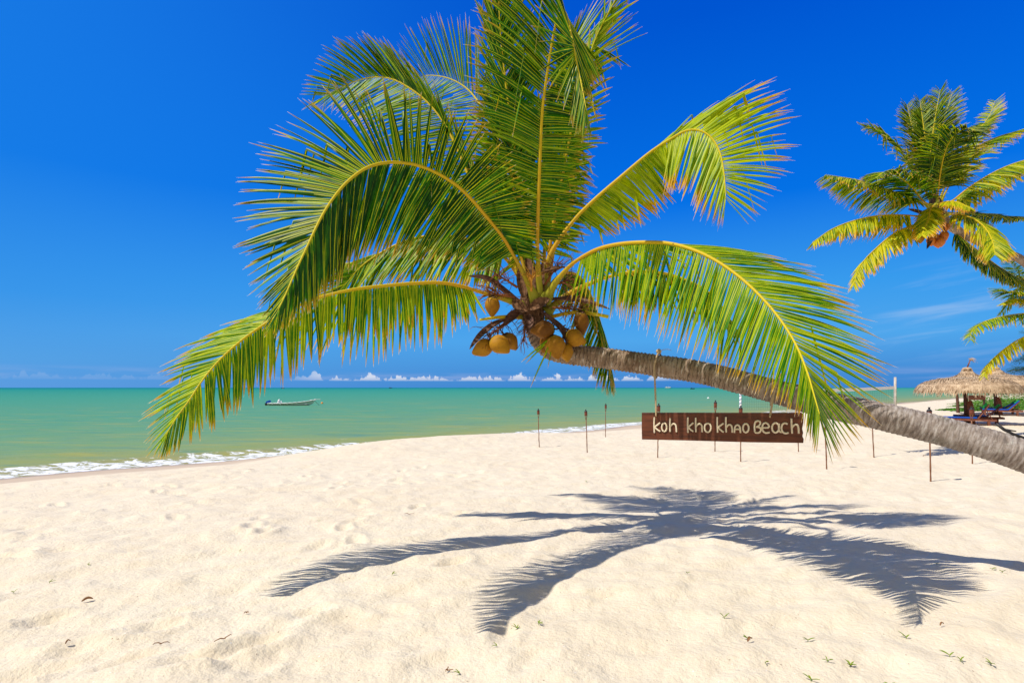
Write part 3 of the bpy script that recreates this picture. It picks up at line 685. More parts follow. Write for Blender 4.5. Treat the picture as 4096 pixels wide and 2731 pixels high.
frond(palm, F5, [(0.2, (.4, .9, .1), .5, (-.8, .3, 0), .6), (0.45, (.2, .97, .1), .95, (-.93, .1, 0), .9), (0.62, (.08, 1, .1), 1.15, (-.96, -.05, 0), .95), (0.78, (-.22, .97, 0), 1.1, (-.85, -.5, 0), .6),
                 (0.9, (-.5, .86, 0), .85, (-.7, -.7, 0), .5), (1.0, (-.85, .5, 0), .5, (-.8, -.5, 0), .4)], t0=.2, n=88, droop=.12, yel=.30, seed=15, jit=.04, W=.036)
F6 = D_([(2162, 1215), (2155, 1100), (2150, 995), (2153, 829), (2160, 638), (2169, 446), (2188, 300), (2206, 190), (2222, 100), (2242, 45), (2262, 50), (2283, 130), (2305, 240), (2328, 350), (2345, 440)], 6.95, 5.1)
frond(palm, F6, [(0.12, (-.9, .15, 0), .40, (.85, -.05, 0), .34), (0.3, (-.92, .38, 0), .70, (.92, .0, 0), .48), (0.45, (-.80, .62, 0), .95, (.92, -.05, 0), .56), (0.58, (-.64, .82, 0), 1.05, (.80, -.42, 0), .62),
                 (0.68, (-.48, .90, 0), 1.0, (.55, -.8, 0), .8), (0.75, (-.3, .95, 0), .8, (.45, -.9, 0), .75), (0.80, (-.3, .2, -.3), .55, (.3, -.95, 0), .62), (0.88, (-.2, -1, 0), .5, (.15, -1, 0), .5), (1.0, (-.1, -1, 0), .3, (.15, -1, 0), .3)],
      t0=.17, n=120, droop=.42, yel=.40, seed=16, jit=.05, W=.042, label='upright centre frond with a bent, hanging tip')
F7 = D_([(2120, 1190), (2095, 900), (2060, 600), (2025, 350), (2003, 150), (1995, 0), (1990, -120), (2010, -230)], 7.2, 6.8)
frond(palm, F7, [(0.15, (-.7, .5, 0), .5, (.7, .5, 0), .5), (0.35, (-.75, .55, .1), .8, (.55, .8, -.1), .75), (0.6, (-.45, .88, 0), .8, (.5, .85, 0), .8), (0.85, (-.3, .95, 0), .6, (.35, .93, 0), .6), (1.0, (-.1, 1, 0), .4, (.1, 1, 0), .4)],
      t0=.15, n=90, droop=.15, yel=.30, seed=17, jit=.06)
F7b = D_([(2130, 1180), (2080, 1000), (2065, 830), (2040, 650), (2050, 480), (2090, 330), (2150, 200)], 7.0, 7.2)
frond(palm, F7b, [(0.15, (-.8, -.3, 0), .4, (.6, -.4, 0), .4), (0.5, (-.7, .6, -.2), .65, (.5, .6, -.2), .65), (1.0, (-.1, 1, 0), .4, (.2, 1, 0), .4)], t0=.15, n=70, droop=.9, yel=.50, seed=27, jit=.16, kinks=.15)
F8 = D_([(2175, 1190), (2205, 950), (2250, 700), (2290, 500), (2335, 300), (2385, 150), (2440, 40), (2500, -70)], 7.1, 6.4)
frond(palm, F8, [(0.15, (-.4, .8, 0), .4, (.9, -.1, 0), .5), (0.4, (.0, 1, 0), .45, (.9, .15, 0), .40), (0.65, (.25, .96, .1), .42, (.80, .55, -.1), .48), (0.85, (.3, .95, 0), .40, (.75, .6, -.1), .45), (1.0, (.4, .9, 0), .3, (.6, .8, 0), .3)],
      t0=.15, n=80, droop=.5, yel=.68, seed=18, jit=.12, kinks=.12, ragged=.25)
F8b = D_([(2178, 1190), (2215, 1000), (2245, 820), (2265, 640), (2280, 480), (2300, 380)], 7.2, 8.0)
frond(palm, F8b, [(0.15, (-.5, .6, 0), .3, (.9, -.25, 0), .3), (0.5, (-.3, .9, 0), .5, (.9, .05, 0), .36), (1.0, (0, 1, 0), .4, (.6, .8, 0), .3)], t0=.25, n=60, droop=.8, yel=.42, seed=28, jit=.12)
F9 = D_([(2165, 1180), (2185, 900), (2195, 650), (2215, 400), (2250, 250), (2300, 185), (2365, 180), (2440, 210)], 7.3, 6.9)
frond(palm, F9, [(0.2, (-.3, .9, 0), .5, (.8, .0, 0), .5), (0.5, (-.1, 1, 0), .8, (.8, -.4, 0), .7), (0.7, (.2, .97, 0), .9, (.6, -.7, 0), .6), (0.85, (.5, .86, 0), .8, (.6, -.7, 0), .4), (1.0, (.85, .5, 0), .5, (.8, -.5, 0), .35)],
      t0=.2, n=80, droop=.15, yel=.4, seed=19, jit=.05, W=.036)
F10 = D_([(2172, 1185), (2187, 1070), (2220, 985), (2297, 880), (2380, 797), (2476, 714), (2597, 612), (2682, 557), (2745, 522), (2800, 522), (2845, 550), (2878, 605), (2893, 670), (2900, 735), (2902, 795)], 7.05, 6.1)
frond(palm, F10, [(0.25, (.5, -.8, .2), .35, (.85, -.4, .1), .45), (0.38, (.78, .62, .3), .14, (.78, -.58, .1), .62), (0.5, (.8, .60, .3), .18, (.78, -.58, .1), .66), (0.58, (.77, .66, .2), .50, (.6, -.75, 0), .50),
                  (0.66, (.76, .66, 0), 1.05, (-.25, -.97, -.1), .70), (0.74, (.84, .54, 0), 1.05, (-.42, -.9, -.1), .82), (0.82, (.93, .36, 0), .95, (-.45, -.9, -.1), .80), (0.9, (.97, .0, 0), .72, (-.36, -.93, 0), .62), (1.0, (.6, -.7, 0), .40, (-.15, -.97, 0), .34)],
      t0=.28, n=120, droop=.28, yel=.80, seed=20, jit=.06, W=.044)
F11 = D_([(2178, 1205), (2228, 1123), (2285, 1059), (2342, 1021), (2400, 993), (2483, 975), (2578, 969), (2674, 973), (2770, 998), (2865, 1043), (2961, 1110), (3044, 1187), (3120, 1276), (3184, 1378), (3229, 1487), (3255, 1575), (3278, 1655)], 6.9, 3.80)
frond(palm, F11, [(0.16, (.5, -.5, .7), .4, (-.25, -.97, -.1), .50), (0.26, (.8, -.3, .6), .7, (-.10, -1, -.1), .72), (0.36, (.97, -.04, .4), .85, (-.2, -.98, -.1), .90), (0.45, (1, .03, .2), .98, (-.26, -.96, -.1), .93),
                  (0.54, (1, .03, .15), 1.06, (-.32, -.94, -.1), .92), (0.63, (.99, -.04, .1), 1.04, (-.38, -.92, -.1), .86), (0.72, (.97, -.16, .05), .98, (-.36, -.92, 0), .70), (0.8, (.93, -.34, 0), .88, (-.26, -.95, 0), .52),
                  (0.9, (.68, -.72, 0), .60, (-.1, -.99, 0), .36), (1.0, (.25, -.96, 0), .34, (-.1, -1, 0), .30)], t0=.17, n=132, droop=.20, yel=.60, seed=21, jit=.035, W=.042, label='large sunlit right-hand frond with yellow ribs')
F12 = D_([(2185, 1250), (2235, 1205), (2290, 1168), (2370, 1130), (2450, 1103), (2580, 1085), (2720, 1110), (2850, 1180), (2930, 1290)], 7.0, 6.9)
frond(palm, F12, [(0.3, (.3, -.9, .3), .4, (-.1, -1, 0), .4), (0.6, (.6, -.75, .3), .6, (-.2, -.95, 0), .55), (1.0, (.4, -.9, 0), .35, (-.1, -1, 0), .35)], t0=.4, n=60, droop=.5, yel=.35, seed=22, jit=.08)
F13 = D_([(2190, 1180), (2225, 1115), (2270, 1090), (2320, 1110), (2362, 1180), (2395, 1270), (2420, 1360), (2438, 1440), (2450, 1500)], 7.25, 8.3)
frond(palm, F13, [(0.2, (-.3, -.9, .2), .45, (.3, -.9, 0), .4), (0.5, (-.45, -.9, .1), .75, (.25, -.95, 0), .65), (0.8, (-.25, -.97, 0), .6, (.2, -.98, 0), .55), (1.0, (-.1, -1, 0), .35, (.1, -1, 0), .35)], t0=.2, n=85, droop=.5, yel=.45, seed=23, jit=.06)
# a sprig of young leaf hanging under the nuts
sp = MB()
rs = random.Random(5)
for k, (tx, ty) in enumerate([(2080, 1441), (2098, 1449), (2116, 1545), (2170, 1430), (2190, 1470), (2150, 1390)]):
    a = P(2222, 1338, 6.62); b = P(tx, ty, 6.3)
    leaflet(sp, a, (b-a), Vector((0, 0, 1)), (b-a).length, .022, .15, .5, 8, .3)
o = sp.build('frond', M['leaf'], palm); o['label'] = 'small sprig of loose leaflets under the nuts'

# crown: core, sheaths, cut stalks, flower stalks, nuts
cb = MB()
core_pts = px([(2140, 1320, 7.03), (2132, 1268, 7.04), (2125, 1225, 7.03), (2130, 1180, 7.03), (2140, 1120, 7.05), (2143, 1060, 7.07)])
cb.tube(spline(core_pts, 24)[0].tolist(), [0.10+0.055*math.sin(min(1, i/16)*PI) * (1 if i < 16 else 0)-0.0045*max(0, i-12) for i in range(24)], 20)
rs = random.Random(3)
for k in range(240):     # torn fibre
    a = rs.uniform(0, 2*PI); h = rs.uniform(0, 1)
    c0 = Vector(core_pts[0]).lerp(Vector(core_pts[3]), h); d = Vector((math.cos(a), math.sin(a), rs.uniform(-.9, .5)))
    s_ = c0+Vector((math.cos(a), math.sin(a), 0))*0.10; L_ = rs.uniform(.06, .26)
    cb.tube([s_, s_+d*L_*.5, s_+d*L_+Vector((rs.gauss(0, .03), rs.gauss(0, .03), -.03))], [.005, .003, .0015], 3, caps=False)
cb.build('crown_core', M['fiber'], palm)
def sheath(pts, width, up, mat='spathe', fold=.35, tipw=0.0, name='dry_sheath'):
    b = MB(); blade(b, px(pts), width, fold, Vector(up), tipw=tipw); return b.build(name, M[mat], palm)
sheath([(2085, 1215, 6.95), (2010, 1160, 6.85), (1950, 1115, 6.75), (1872, 1105, 6.7)], .13, (0.2, -.5, .8))
sheath([(2205, 1195, 6.9), (2280, 1198, 6.8), (2360, 1210, 6.7), (2441, 1238, 6.65)], .10, (0, -.4, .9))
sheath([(2180, 1205, 7.0), (2270, 1190, 6.9), (2355, 1193, 6.85)], .07, (0, -.4, .9))
sheath([(2030, 1275, 6.9), (1975, 1300, 6.8), (1920, 1345, 6.75), (1878, 1398, 6.7)], .10, (-.3, -.6, .6))
sheath([(2168, 1250, 6.85), (2215, 1285, 6.7), (2250, 1325, 6.6), (2266, 1375, 6.55)], .15, (.8, -.5, .3))
sheath([(2160, 1095, 6.85), (2200, 1080, 6.8), (2260, 1068, 6.75)], .09, (0, -.6, .8), 'fiber')
sheath([(2110, 1260, 6.85), (2118, 1290, 6.75), (2112, 1335, 6.7)], .10, (0, -1, 0.1))
sheath([(2120, 1235, 6.8), (2160, 1215, 6.75), (2200, 1195, 6.75)], .14, (0, -1, .5), 'fiber')
sheath([(2060, 1195, 6.85), (2075, 1225, 6.8), (2110, 1245, 6.78)], .13, (-.3, -1, .3), 'fiber')
sheath([(2095, 1190, 6.85), (2085, 1130, 6.85), (2078, 1060, 6.9)], .11, (0, -1, 0), 'fiber')
sheath([(2130, 1180, 6.85), (2120, 1090, 6.87), (2105, 1000, 6.95)], .10, (0, -1, 0), 'fiber')
sheath([(2080, 1240, 6.9), (2040, 1275, 6.85), (2015, 1300, 6.85)], .12, (0, -1, .5))
sheath([(2170, 1190, 6.85), (2165, 1120, 6.9), (2172, 1040, 6.95)], .08, (0, -1, 0), 'fiber')
def cut_stalk(pts, r0_, r1_):
    b = MB(); q = spline(px(pts), 12)[0]; b.tube(q.tolist(), np.linspace(r0_, r1_, 12).tolist(), 10, flat=.6); return b.build('cut_stalk', M['stalk'], palm)
cut_stalk([(2090, 1268, 6.95), (2000, 1268, 6.85), (1919, 1279, 6.8)], .030, .014)
cut_stalk([(2180, 1275, 6.95), (2240, 1258, 6.85), (2300, 1248, 6.8), (2360, 1252, 6.75), (2434, 1267, 6.7)], .024, .020)
cut_stalk([(2110, 1180, 7.0), (2060, 1060, 7.05), (2030, 1000, 7.1)], .035, .022)
cut_stalk([(2125, 1170, 7.05), (2098, 1050, 7.1), (2085, 950, 7.15)], .032, .018)
cut_stalk([(2145, 1170, 7.1), (2120, 1000, 7.15), (2112, 900, 7.2)], .034, .018)
for k, (o_, d_, n__, l_, mt) in enumerate([((2060, 1190, 6.75), (-.9, -.1, .15), 34, .52, 'twig'), ((2070, 1150, 6.8), (-.75, 0, .5), 30, .48, 'twig'), ((2125, 1165, 6.7), (0, -.3, .9), 26, .30, 'blossom'),
                                           ((2180, 1140, 6.85), (.5, 0, .8), 30, .50, 'twig'), ((2210, 1230, 6.8), (.9, 0, -.05), 30, .48, 'twig'), ((2035, 1290, 6.75), (-.7, -.1, -.45), 24, .45, 'twig'),
                                           ((2200, 1150, 7.0), (.9, 0, .4), 26, .5, 'twig'), ((2060, 1270, 6.9), (-.8, 0, -.4), 22, .4, 'twig'), ((2100, 1300, 6.85), (-.1, 0, -1), 20, .3, 'twig'), ((2235, 1300, 6.75), (.7, -.1, -.4), 18, .4, 'twig')]):
    b = MB(); twigs(b, P(*o_), d_, n__, l_, 40+k, r=.0050); b.build('flower_stalk', M[mt], palm)
nuts = [(1968, 1224, 6.7, .090, .108, (0, 0, -1)), (1931, 1391, 6.72, .104, .122, (-.8, -.2, -.45)), (1999, 1380, 6.62, .110, .125, (.75, -.3, -.6)), (2040, 1366, 6.80, .095, .108, (.6, .2, -.7)),
        (2172, 1320, 6.55, .106, .130, (-.9, -.25, -.1)), (2222, 1386, 6.52, .118, .128, (.2, -.2, -1)), (2300, 1351, 6.62, .104, .118, (.85, -.2, -.4)), (2325, 1290, 6.75, .090, .128, (.1, 0, -1)),
        (2263, 1408, 6.62, .088, .100, (.2, 0, -1)), (2186, 1372, 6.72, .090, .105, (-.4, 0, -1))]
for k, (a, b_, d, R_, L_, ax) in enumerate(nuts):
    b = MB(); ovoid(b, P(a, b_, d), R_, L_, ax, k); o = b.build('coconut', M['husk'], palm)
    axv = Vector(ax).normalized(); b = MB(); topc = P(a, b_, d)-axv*L_*.93
    for q in range(6):
        e1 = axv.orthogonal().normalized(); e2 = axv.cross(e1); an = q*PI/3; e = e1*math.cos(an)+e2*math.sin(an)
        blade(b, [topc-axv*.012, topc+e*.035-axv*.004, topc+e*.062+axv*.022], .045, .2, axv*-1, n=6, thick=.004)
    b.tube([topc+axv*.01, topc-axv*.07, topc-axv*.14+Vector((.02, .02, .04))], [.012, .009, .008], 6)
    b.build('nut_cap', M['spathe'], palm).parent = o

# ------------------------------------------------------------------ the name board on its ropes
TL = P(2567, 1650, 6.46); TR = P(3215, 1650, 5.63); HB = 0.304
U = (TR-TL); WB = U.length; U.normalize(); V = Vector((0, 0, -1)); Nf = U.cross(V).normalized()
if Nf.y > 0: Nf = -Nf
sign = empty('name_board', TL+U*WB/2+V*HB, 'dark brown wooden board with pale rope lettering hanging under the palm trunk', 'sign')
bb = MB()
outline = [(0, 0), (WB*.25, -.001), (WB*.6, .001), (WB-.02, 0), (WB, .02), (WB-.004, .1), (WB-.014, .16), (WB-.006, .2), (WB-.012, .235), (WB-.001, .262), (WB-.004, HB-.004), (WB*.7, HB+.002), (WB*.3, HB-.001), (0.002, HB), (-.002, HB*.5)]
vs = [TL+U*a+V*b for a, b in outline]+[TL+U*a+V*b-Nf*.028 for a, b in outline]; k = len(outline)
bb.add(vs, [tuple(range(k)), tuple(range(2*k-1, k-1, -1))]+[(i, i+k, (i+1) % k+k, (i+1) % k) for i in range(k)])
brd = bb.build('board', M['board'], sign, smooth=False)
bev = brd.modifiers.new('bevel', 'BEVEL'); bev.width = .003; bev.segments = 2
def z2(zx, zy):      # a place on the board's face, from where it shows in the photograph
    a, b = 2500+zx/2.24, 1300+zy/2.24
    ray = Vector(((a-2048)/F, 1, (HZ-b)/F)); o_ = Vector((0, 0, EYE))
    t = (TL-o_).dot(Nf)/ray.dot(Nf)
    return o_+ray*t
def ell(cx_, cy_, rx, ry, a0=0, a1=360): return [(cx_+rx*math.cos(math.radians(a)), cy_+ry*math.sin(math.radians(a))) for a in np.linspace(a0, a1, 19)]
LET = {
 'k1': [[(265, 825), (263, 890), (266, 965)], [(316, 874), (295, 892), (272, 913), (292, 936), (318, 952)]], 'o1': [ell(354, 915, 22, 38)],
 'h1': [[(407, 832), (405, 890), (407, 955)], [(407, 908), (420, 890), (440, 883), (456, 895), (462, 925), (463, 958)]],
 'k2': [[(565, 825), (563, 890), (566, 963)], [(614, 874), (592, 892), (572, 913), (592, 936), (615, 952)]],
 'h2': [[(635, 828), (635, 890), (637, 958)], [(637, 908), (652, 889), (672, 883), (688, 895), (692, 925), (693, 958)]], 'o2': [ell(743, 918, 29, 40)],
 'k3': [[(828, 822), (828, 890), (832, 962)], [(884, 878), (862, 895), (840, 915), (862, 940), (886, 958)]],
 'h3': [[(905, 822), (905, 890), (908, 960)], [(908, 915), (922, 897), (940, 890), (955, 900), (962, 930), (963, 962)]],
 'a1': [[(982, 963), (984, 925), (992, 902), (1008, 893), (1024, 900), (1033, 925), (1036, 965)], [(985, 932), (1010, 930), (1034, 932)]], 'o3': [ell(1084, 921, 26, 40)],
 'b1': [[(1166, 872), (1162, 915), (1165, 958)], [(1166, 872), (1182, 858), (1205, 860), (1214, 878), (1200, 900), (1176, 911)], [(1176, 911), (1206, 915), (1219, 935), (1208, 957), (1185, 964), (1165, 958)]],
 'e1': [[(1232, 918), (1262, 918), (1292, 914), (1286, 888), (1262, 873), (1240, 884), (1230, 915), (1238, 948), (1264, 965), (1298, 958)]],
 'a2': [ell(1350, 918, 32, 44), [(1382, 880), (1380, 925), (1388, 952), (1406, 958)]],
 'c1': [[(1458, 886), (1434, 876), (1412, 888), (1403, 920), (1412, 952), (1436, 968), (1468, 962)]],
 'h4': [[(1492, 835), (1494, 900), (1499, 970)], [(1497, 918), (1512, 898), (1532, 888), (1549, 898), (1556, 930), (1558, 970)]]}
for key, strokes in LET.items():
    b = MB()
    for s in strokes:
        q = spline([z2(*p)+Nf*.0065 for p in s], 40)[0]
        b.tube(q.tolist(), [.0092+.0016*math.sin(i*2.1) for i in range(40)], 8)
    o = b.build('letter', M['letter'], sign)

def twisted_rope(name, pts, R=.010, label='', pitch=.05, parts=None):
    r, L = spline(pts, max(24, int(sum((Vector(pts[i+1])-Vector(pts[i])).length for i in range(len(pts)-1))/.008)))
    m = len(r); b = MB()
    base_ = Vector((0, -1, 0)); strands = [[], [], []]
    for i in range(m):
        T = Vector(r[min(i+1, m-1)]-r[max(i-1, 0)]).normalized(); N = (base_-T*base_.dot(T)).normalized(); B = T.cross(N)
        for k in range(3):
            a = 2*PI*(k/3+L*i/(m-1)/pitch); strands[k].append(Vector(r[i])+(N*math.cos(a)+B*math.sin(a))*R*.55)
    for s in strands: b.tube(s, R*.62, 6)
    return b
def trunk_at(pxx):
    a = np.array(trunk_line); u = a[:, 0]/a[:, 1]*F+2048
    i = int(np.argmin(np.abs(u-pxx))); return Vector(a[i]), i
def hang_rope(pxx, endx, endy, lab):
    c, i = trunk_at(pxx); T = Vector(trunk_line[min(i+5, len(trunk_line)-1)]-trunk_line[i-5]).normalized()
    Bk = T.cross(Vector((0, 0, 1))).normalized()
    if Bk.y > 0: Bk = -Bk                      # points to the camera
    Up = Bk.cross(T).normalized()
    if Up.z < 0: Up = -Up
    R_ = .150
    ring = [c+(Bk*math.cos(a)+Up*math.sin(a))*R_ for a in np.radians(np.linspace(120, -200, 22))]
    end = z2((endx-2500)*2.24, (endy-1300)*2.24)+Nf*.012
    down = [c+(Bk*math.cos(a)+Up*math.sin(a))*R_ for a in np.radians([110, 80, 50, 20, -5])]
    down += [down[-1].lerp(end, .35)+Vector((0, -.0, 0)), down[-1].lerp(end, .7), end]
    b = twisted_rope('r', down)
    b2 = twisted_rope('r', ring, R=.009); b.add(b2.v, b2.f, b2.d)
    kn = c+(Bk*.25+Up)*R_*1.02
    for q in range(4):
        rs_ = random.Random(q); ax = Vector((rs_.gauss(0, 1), rs_.gauss(0, 1), rs_.gauss(0, 1))).normalized(); s1 = ax.orthogonal().normalized(); s2 = ax.cross(s1)
        b.tube([kn+Vector((0, 0, .012))+(s1*math.cos(t)+s2*math.sin(t))*.022 for t in np.linspace(0, 2*PI, 12)], .010, 6)
    b.tube([kn, kn+Vector((.04, -.02, .03)), kn+Vector((.10, -.03, .035)), kn+Vector((.14, -.03, .02))], [.004, .003, .003, .002], 4)
    b.tube([end+Nf*.006+Vector((0, 0, .004)), end+Nf*.012+Vector((0, 0, -.010)), end-Nf*.02+Vector((0, 0, -.014))], .009, 6)
    o = b.build('hanging_rope', M['rope'], None, origin=kn); tag(o, lab, 'rope', 'ropes holding the board')
hang_rope(2628, 2626, 1658, 'tan twisted rope holding the left end of the brown board')
hang_rope(3100, 3081, 1662, 'tan twisted rope holding the right part of the board, behind leaflets')

# ------------------------------------------------------------------ garden torches in the sand
def ground_hit(pxx, pyy, D0=3.0, D1=140.0):
    """where the line of sight through a pixel meets the sand"""
    Ds = np.exp(np.linspace(math.log(D0), math.log(D1), 3000))
    x = (pxx-2048)/F*Ds; z = EYE+(HZ-pyy)/F*Ds
    g = ground_base(x, Ds); below = np.where(z < g)[0]
    D = Ds[below[0]] if len(below) else D1
    return Vector((float((pxx-2048)/F*D), float(D), gz((pxx-2048)/F*D, D)))
def torch(base, top, lab):
    A = Vector(base); B = Vector(top); ax = (B-A); H = ax.length; ax.normalize()
    t = empty('garden_torch', A, lab, 'torch', 'garden torches standing in the sand')
    S = H/1.4
    b = MB()
    rs_ = random.Random(int(A.x*100)); side = ax.orthogonal().normalized()
    pts_ = [A-ax*.1]+[A+ax*(H-.34*S)*k/8+side*rs_.gauss(0, .006)*(1 if 0 < k < 8 else 0) for k in range(9)]
    b.tube(pts_, [.0125*(1+.25*(i % 2)) for i in range(10)], 8)
    b.build('pole', M['bamboo'], t)
    R = ax.to_track_quat('Z', 'Y').to_matrix()
    b = MB()
    for k in range(6):
        a = 2*PI*k/6; c1 = R @ Vector((math.cos(a), math.sin(a), 0))
        b.tube([A+ax*(H-.345*S)+c1*.008, A+ax*(H-.27*S)+c1*.022, A+ax*(H-.20*S)+c1*.040], .005, 4)
    b.build('split_cane', M['bamboo'], t)
    b = MB(); b.lathe([(.038, H-.205*S), (.043, H-.195*S), (.043, H-.155*S), (.046, H-.15*S), (.043, H-.145*S), (.043, H-.10*S), (.046, H-.095*S), (.042, H-.085*S), (.040, H-.075*S)], A, 14, axis=ax); b.build('basket', M['canister'], t)
    b = MB(); b.lathe([(.047, H-.078*S), (.047, H-.068*S), (.032, H-.050*S), (.020, H-.040*S), (.017, H-.038*S), (.017, H-.012*S), (.021, H-.010*S), (.021, H), (.012, H+.001)], A, 14, axis=ax); b.build('cap', M['black'], t)
TORCH = [(2153, 1634, 2157, 1789, 'thin brown torch farthest left, alone before the green sea'), (2343, 1637, 2349, 1812, 'brown torch second from the left, taller and nearer than its neighbours'), (2423, 1613, 2422, 1748, 'smallest, most distant torch standing near the foam line'),
         (2635, 1613, 2631, 1832, 'torch rising behind the left end of the brown board'), (2862, 1600, 2860, 1805, 'torch whose full head shows above the middle of the board'), (2963, 1622, 2963, 1847, 'torch with black cap just above the board beside the striped pole'),
         (3188, 1615, 3194, 1803, 'torch behind the right end of the board, hidden by leaflets'), (3297, 1605, 3307, 1880, 'torch pole below the tip of the big right frond'), (3484, 1600, 3496, 1826, 'leaning torch pole under the trunk, right of the board'),
         (3717, 1628, 3723, 1921, 'nearest torch, red pole with its black cap above the trunk'), (3886, 1625, 3890, 1850, 'torch mostly hidden behind the trunk at far right')]
for a, b_, c_, d_, lab in TORCH:
    g = ground_hit(c_, d_); top = P(a, b_, g.y); torch(g, top, lab)

# ------------------------------------------------------------------ volleyball net
nb_ = ground_hit(2962, 1700); A = Vector(((2962-2048)/F*24, 24, 0)); A.z = gz(A.x, A.y); B = Vector(((3581-2048)/F*28, 28, 0)); B.z = gz(B.x, B.y)
net = empty('volleyball_net', A.lerp(B, .5), 'volleyball net with white top tape beyond the trunk', 'net')
zA, zB = EYE+(HZ-1556)/F*24, EYE+(HZ-1544)/F*28
b = MB(); b.tube([A-Vector((0, 0, .2)), Vector((A.x, A.y, zA+.25))], .045, 10)
o = b.build('post', M['white'], net); o['label'] = 'post wound with blue stripes'
b = MB()
q = [Vector((A.x, A.y, A.z))+Vector((.046*math.cos(t), .046*math.sin(t), t*.026)) for t in np.linspace(0, 2*PI*12, 300)]
b.tube(q, .012, 4); b.build('stripe', M['bluestripe'], net).parent = o
bpy.data.objects[o.name]
b = MB(); b.tube([B-Vector((0, 0, .2)), Vector((B.x, B.y, EYE+(HZ-1508)/F*28))], [.065, .055], 10); o = b.build('post', M['polewhite'], net); o['label'] = 'weathered pale post'
At, Bt = Vector((A.x, A.y, zA)), Vector((B.x, B.y, zB))
def sagp(t): p = At.lerp(Bt, t); p.z -= .10*4*t*(1-t)*.6; return p
b = MB()
n_ = 30; nd = (Bt-At).normalized(); nn = nd.cross(Vector((0, 0, 1))).normalized()
vs = []
for i in range(n_+1):
    p = sagp(i/n_)
    vs += [p+nn*.006+Vector((0, 0, .0)), p+nn*.006-Vector((0, 0, .15)), p-nn*.006-Vector((0, 0, .15)), p-nn*.006]
b.add(vs, [(4*i+k, 4*i+(k+1) % 4, 4*i+4+(k+1) % 4, 4*i+4+k) for i in range(n_) for k in range(4)]); b.build('top_tape', M['tape'], net, smooth=False)
b = MB()
for k in range(1, 8): b.tube([sagp(i/20)-Vector((0, 0, .07+.115*k)) for i in range(21)], .0022, 3, caps=False)
for k in range(1, 78): p = sagp(k/78); b.tube([p-Vector((0, 0, .07)), p-Vector((0, 0, .88))], .0022, 3, caps=False)
b.build('mesh_cords', M['net'], net)

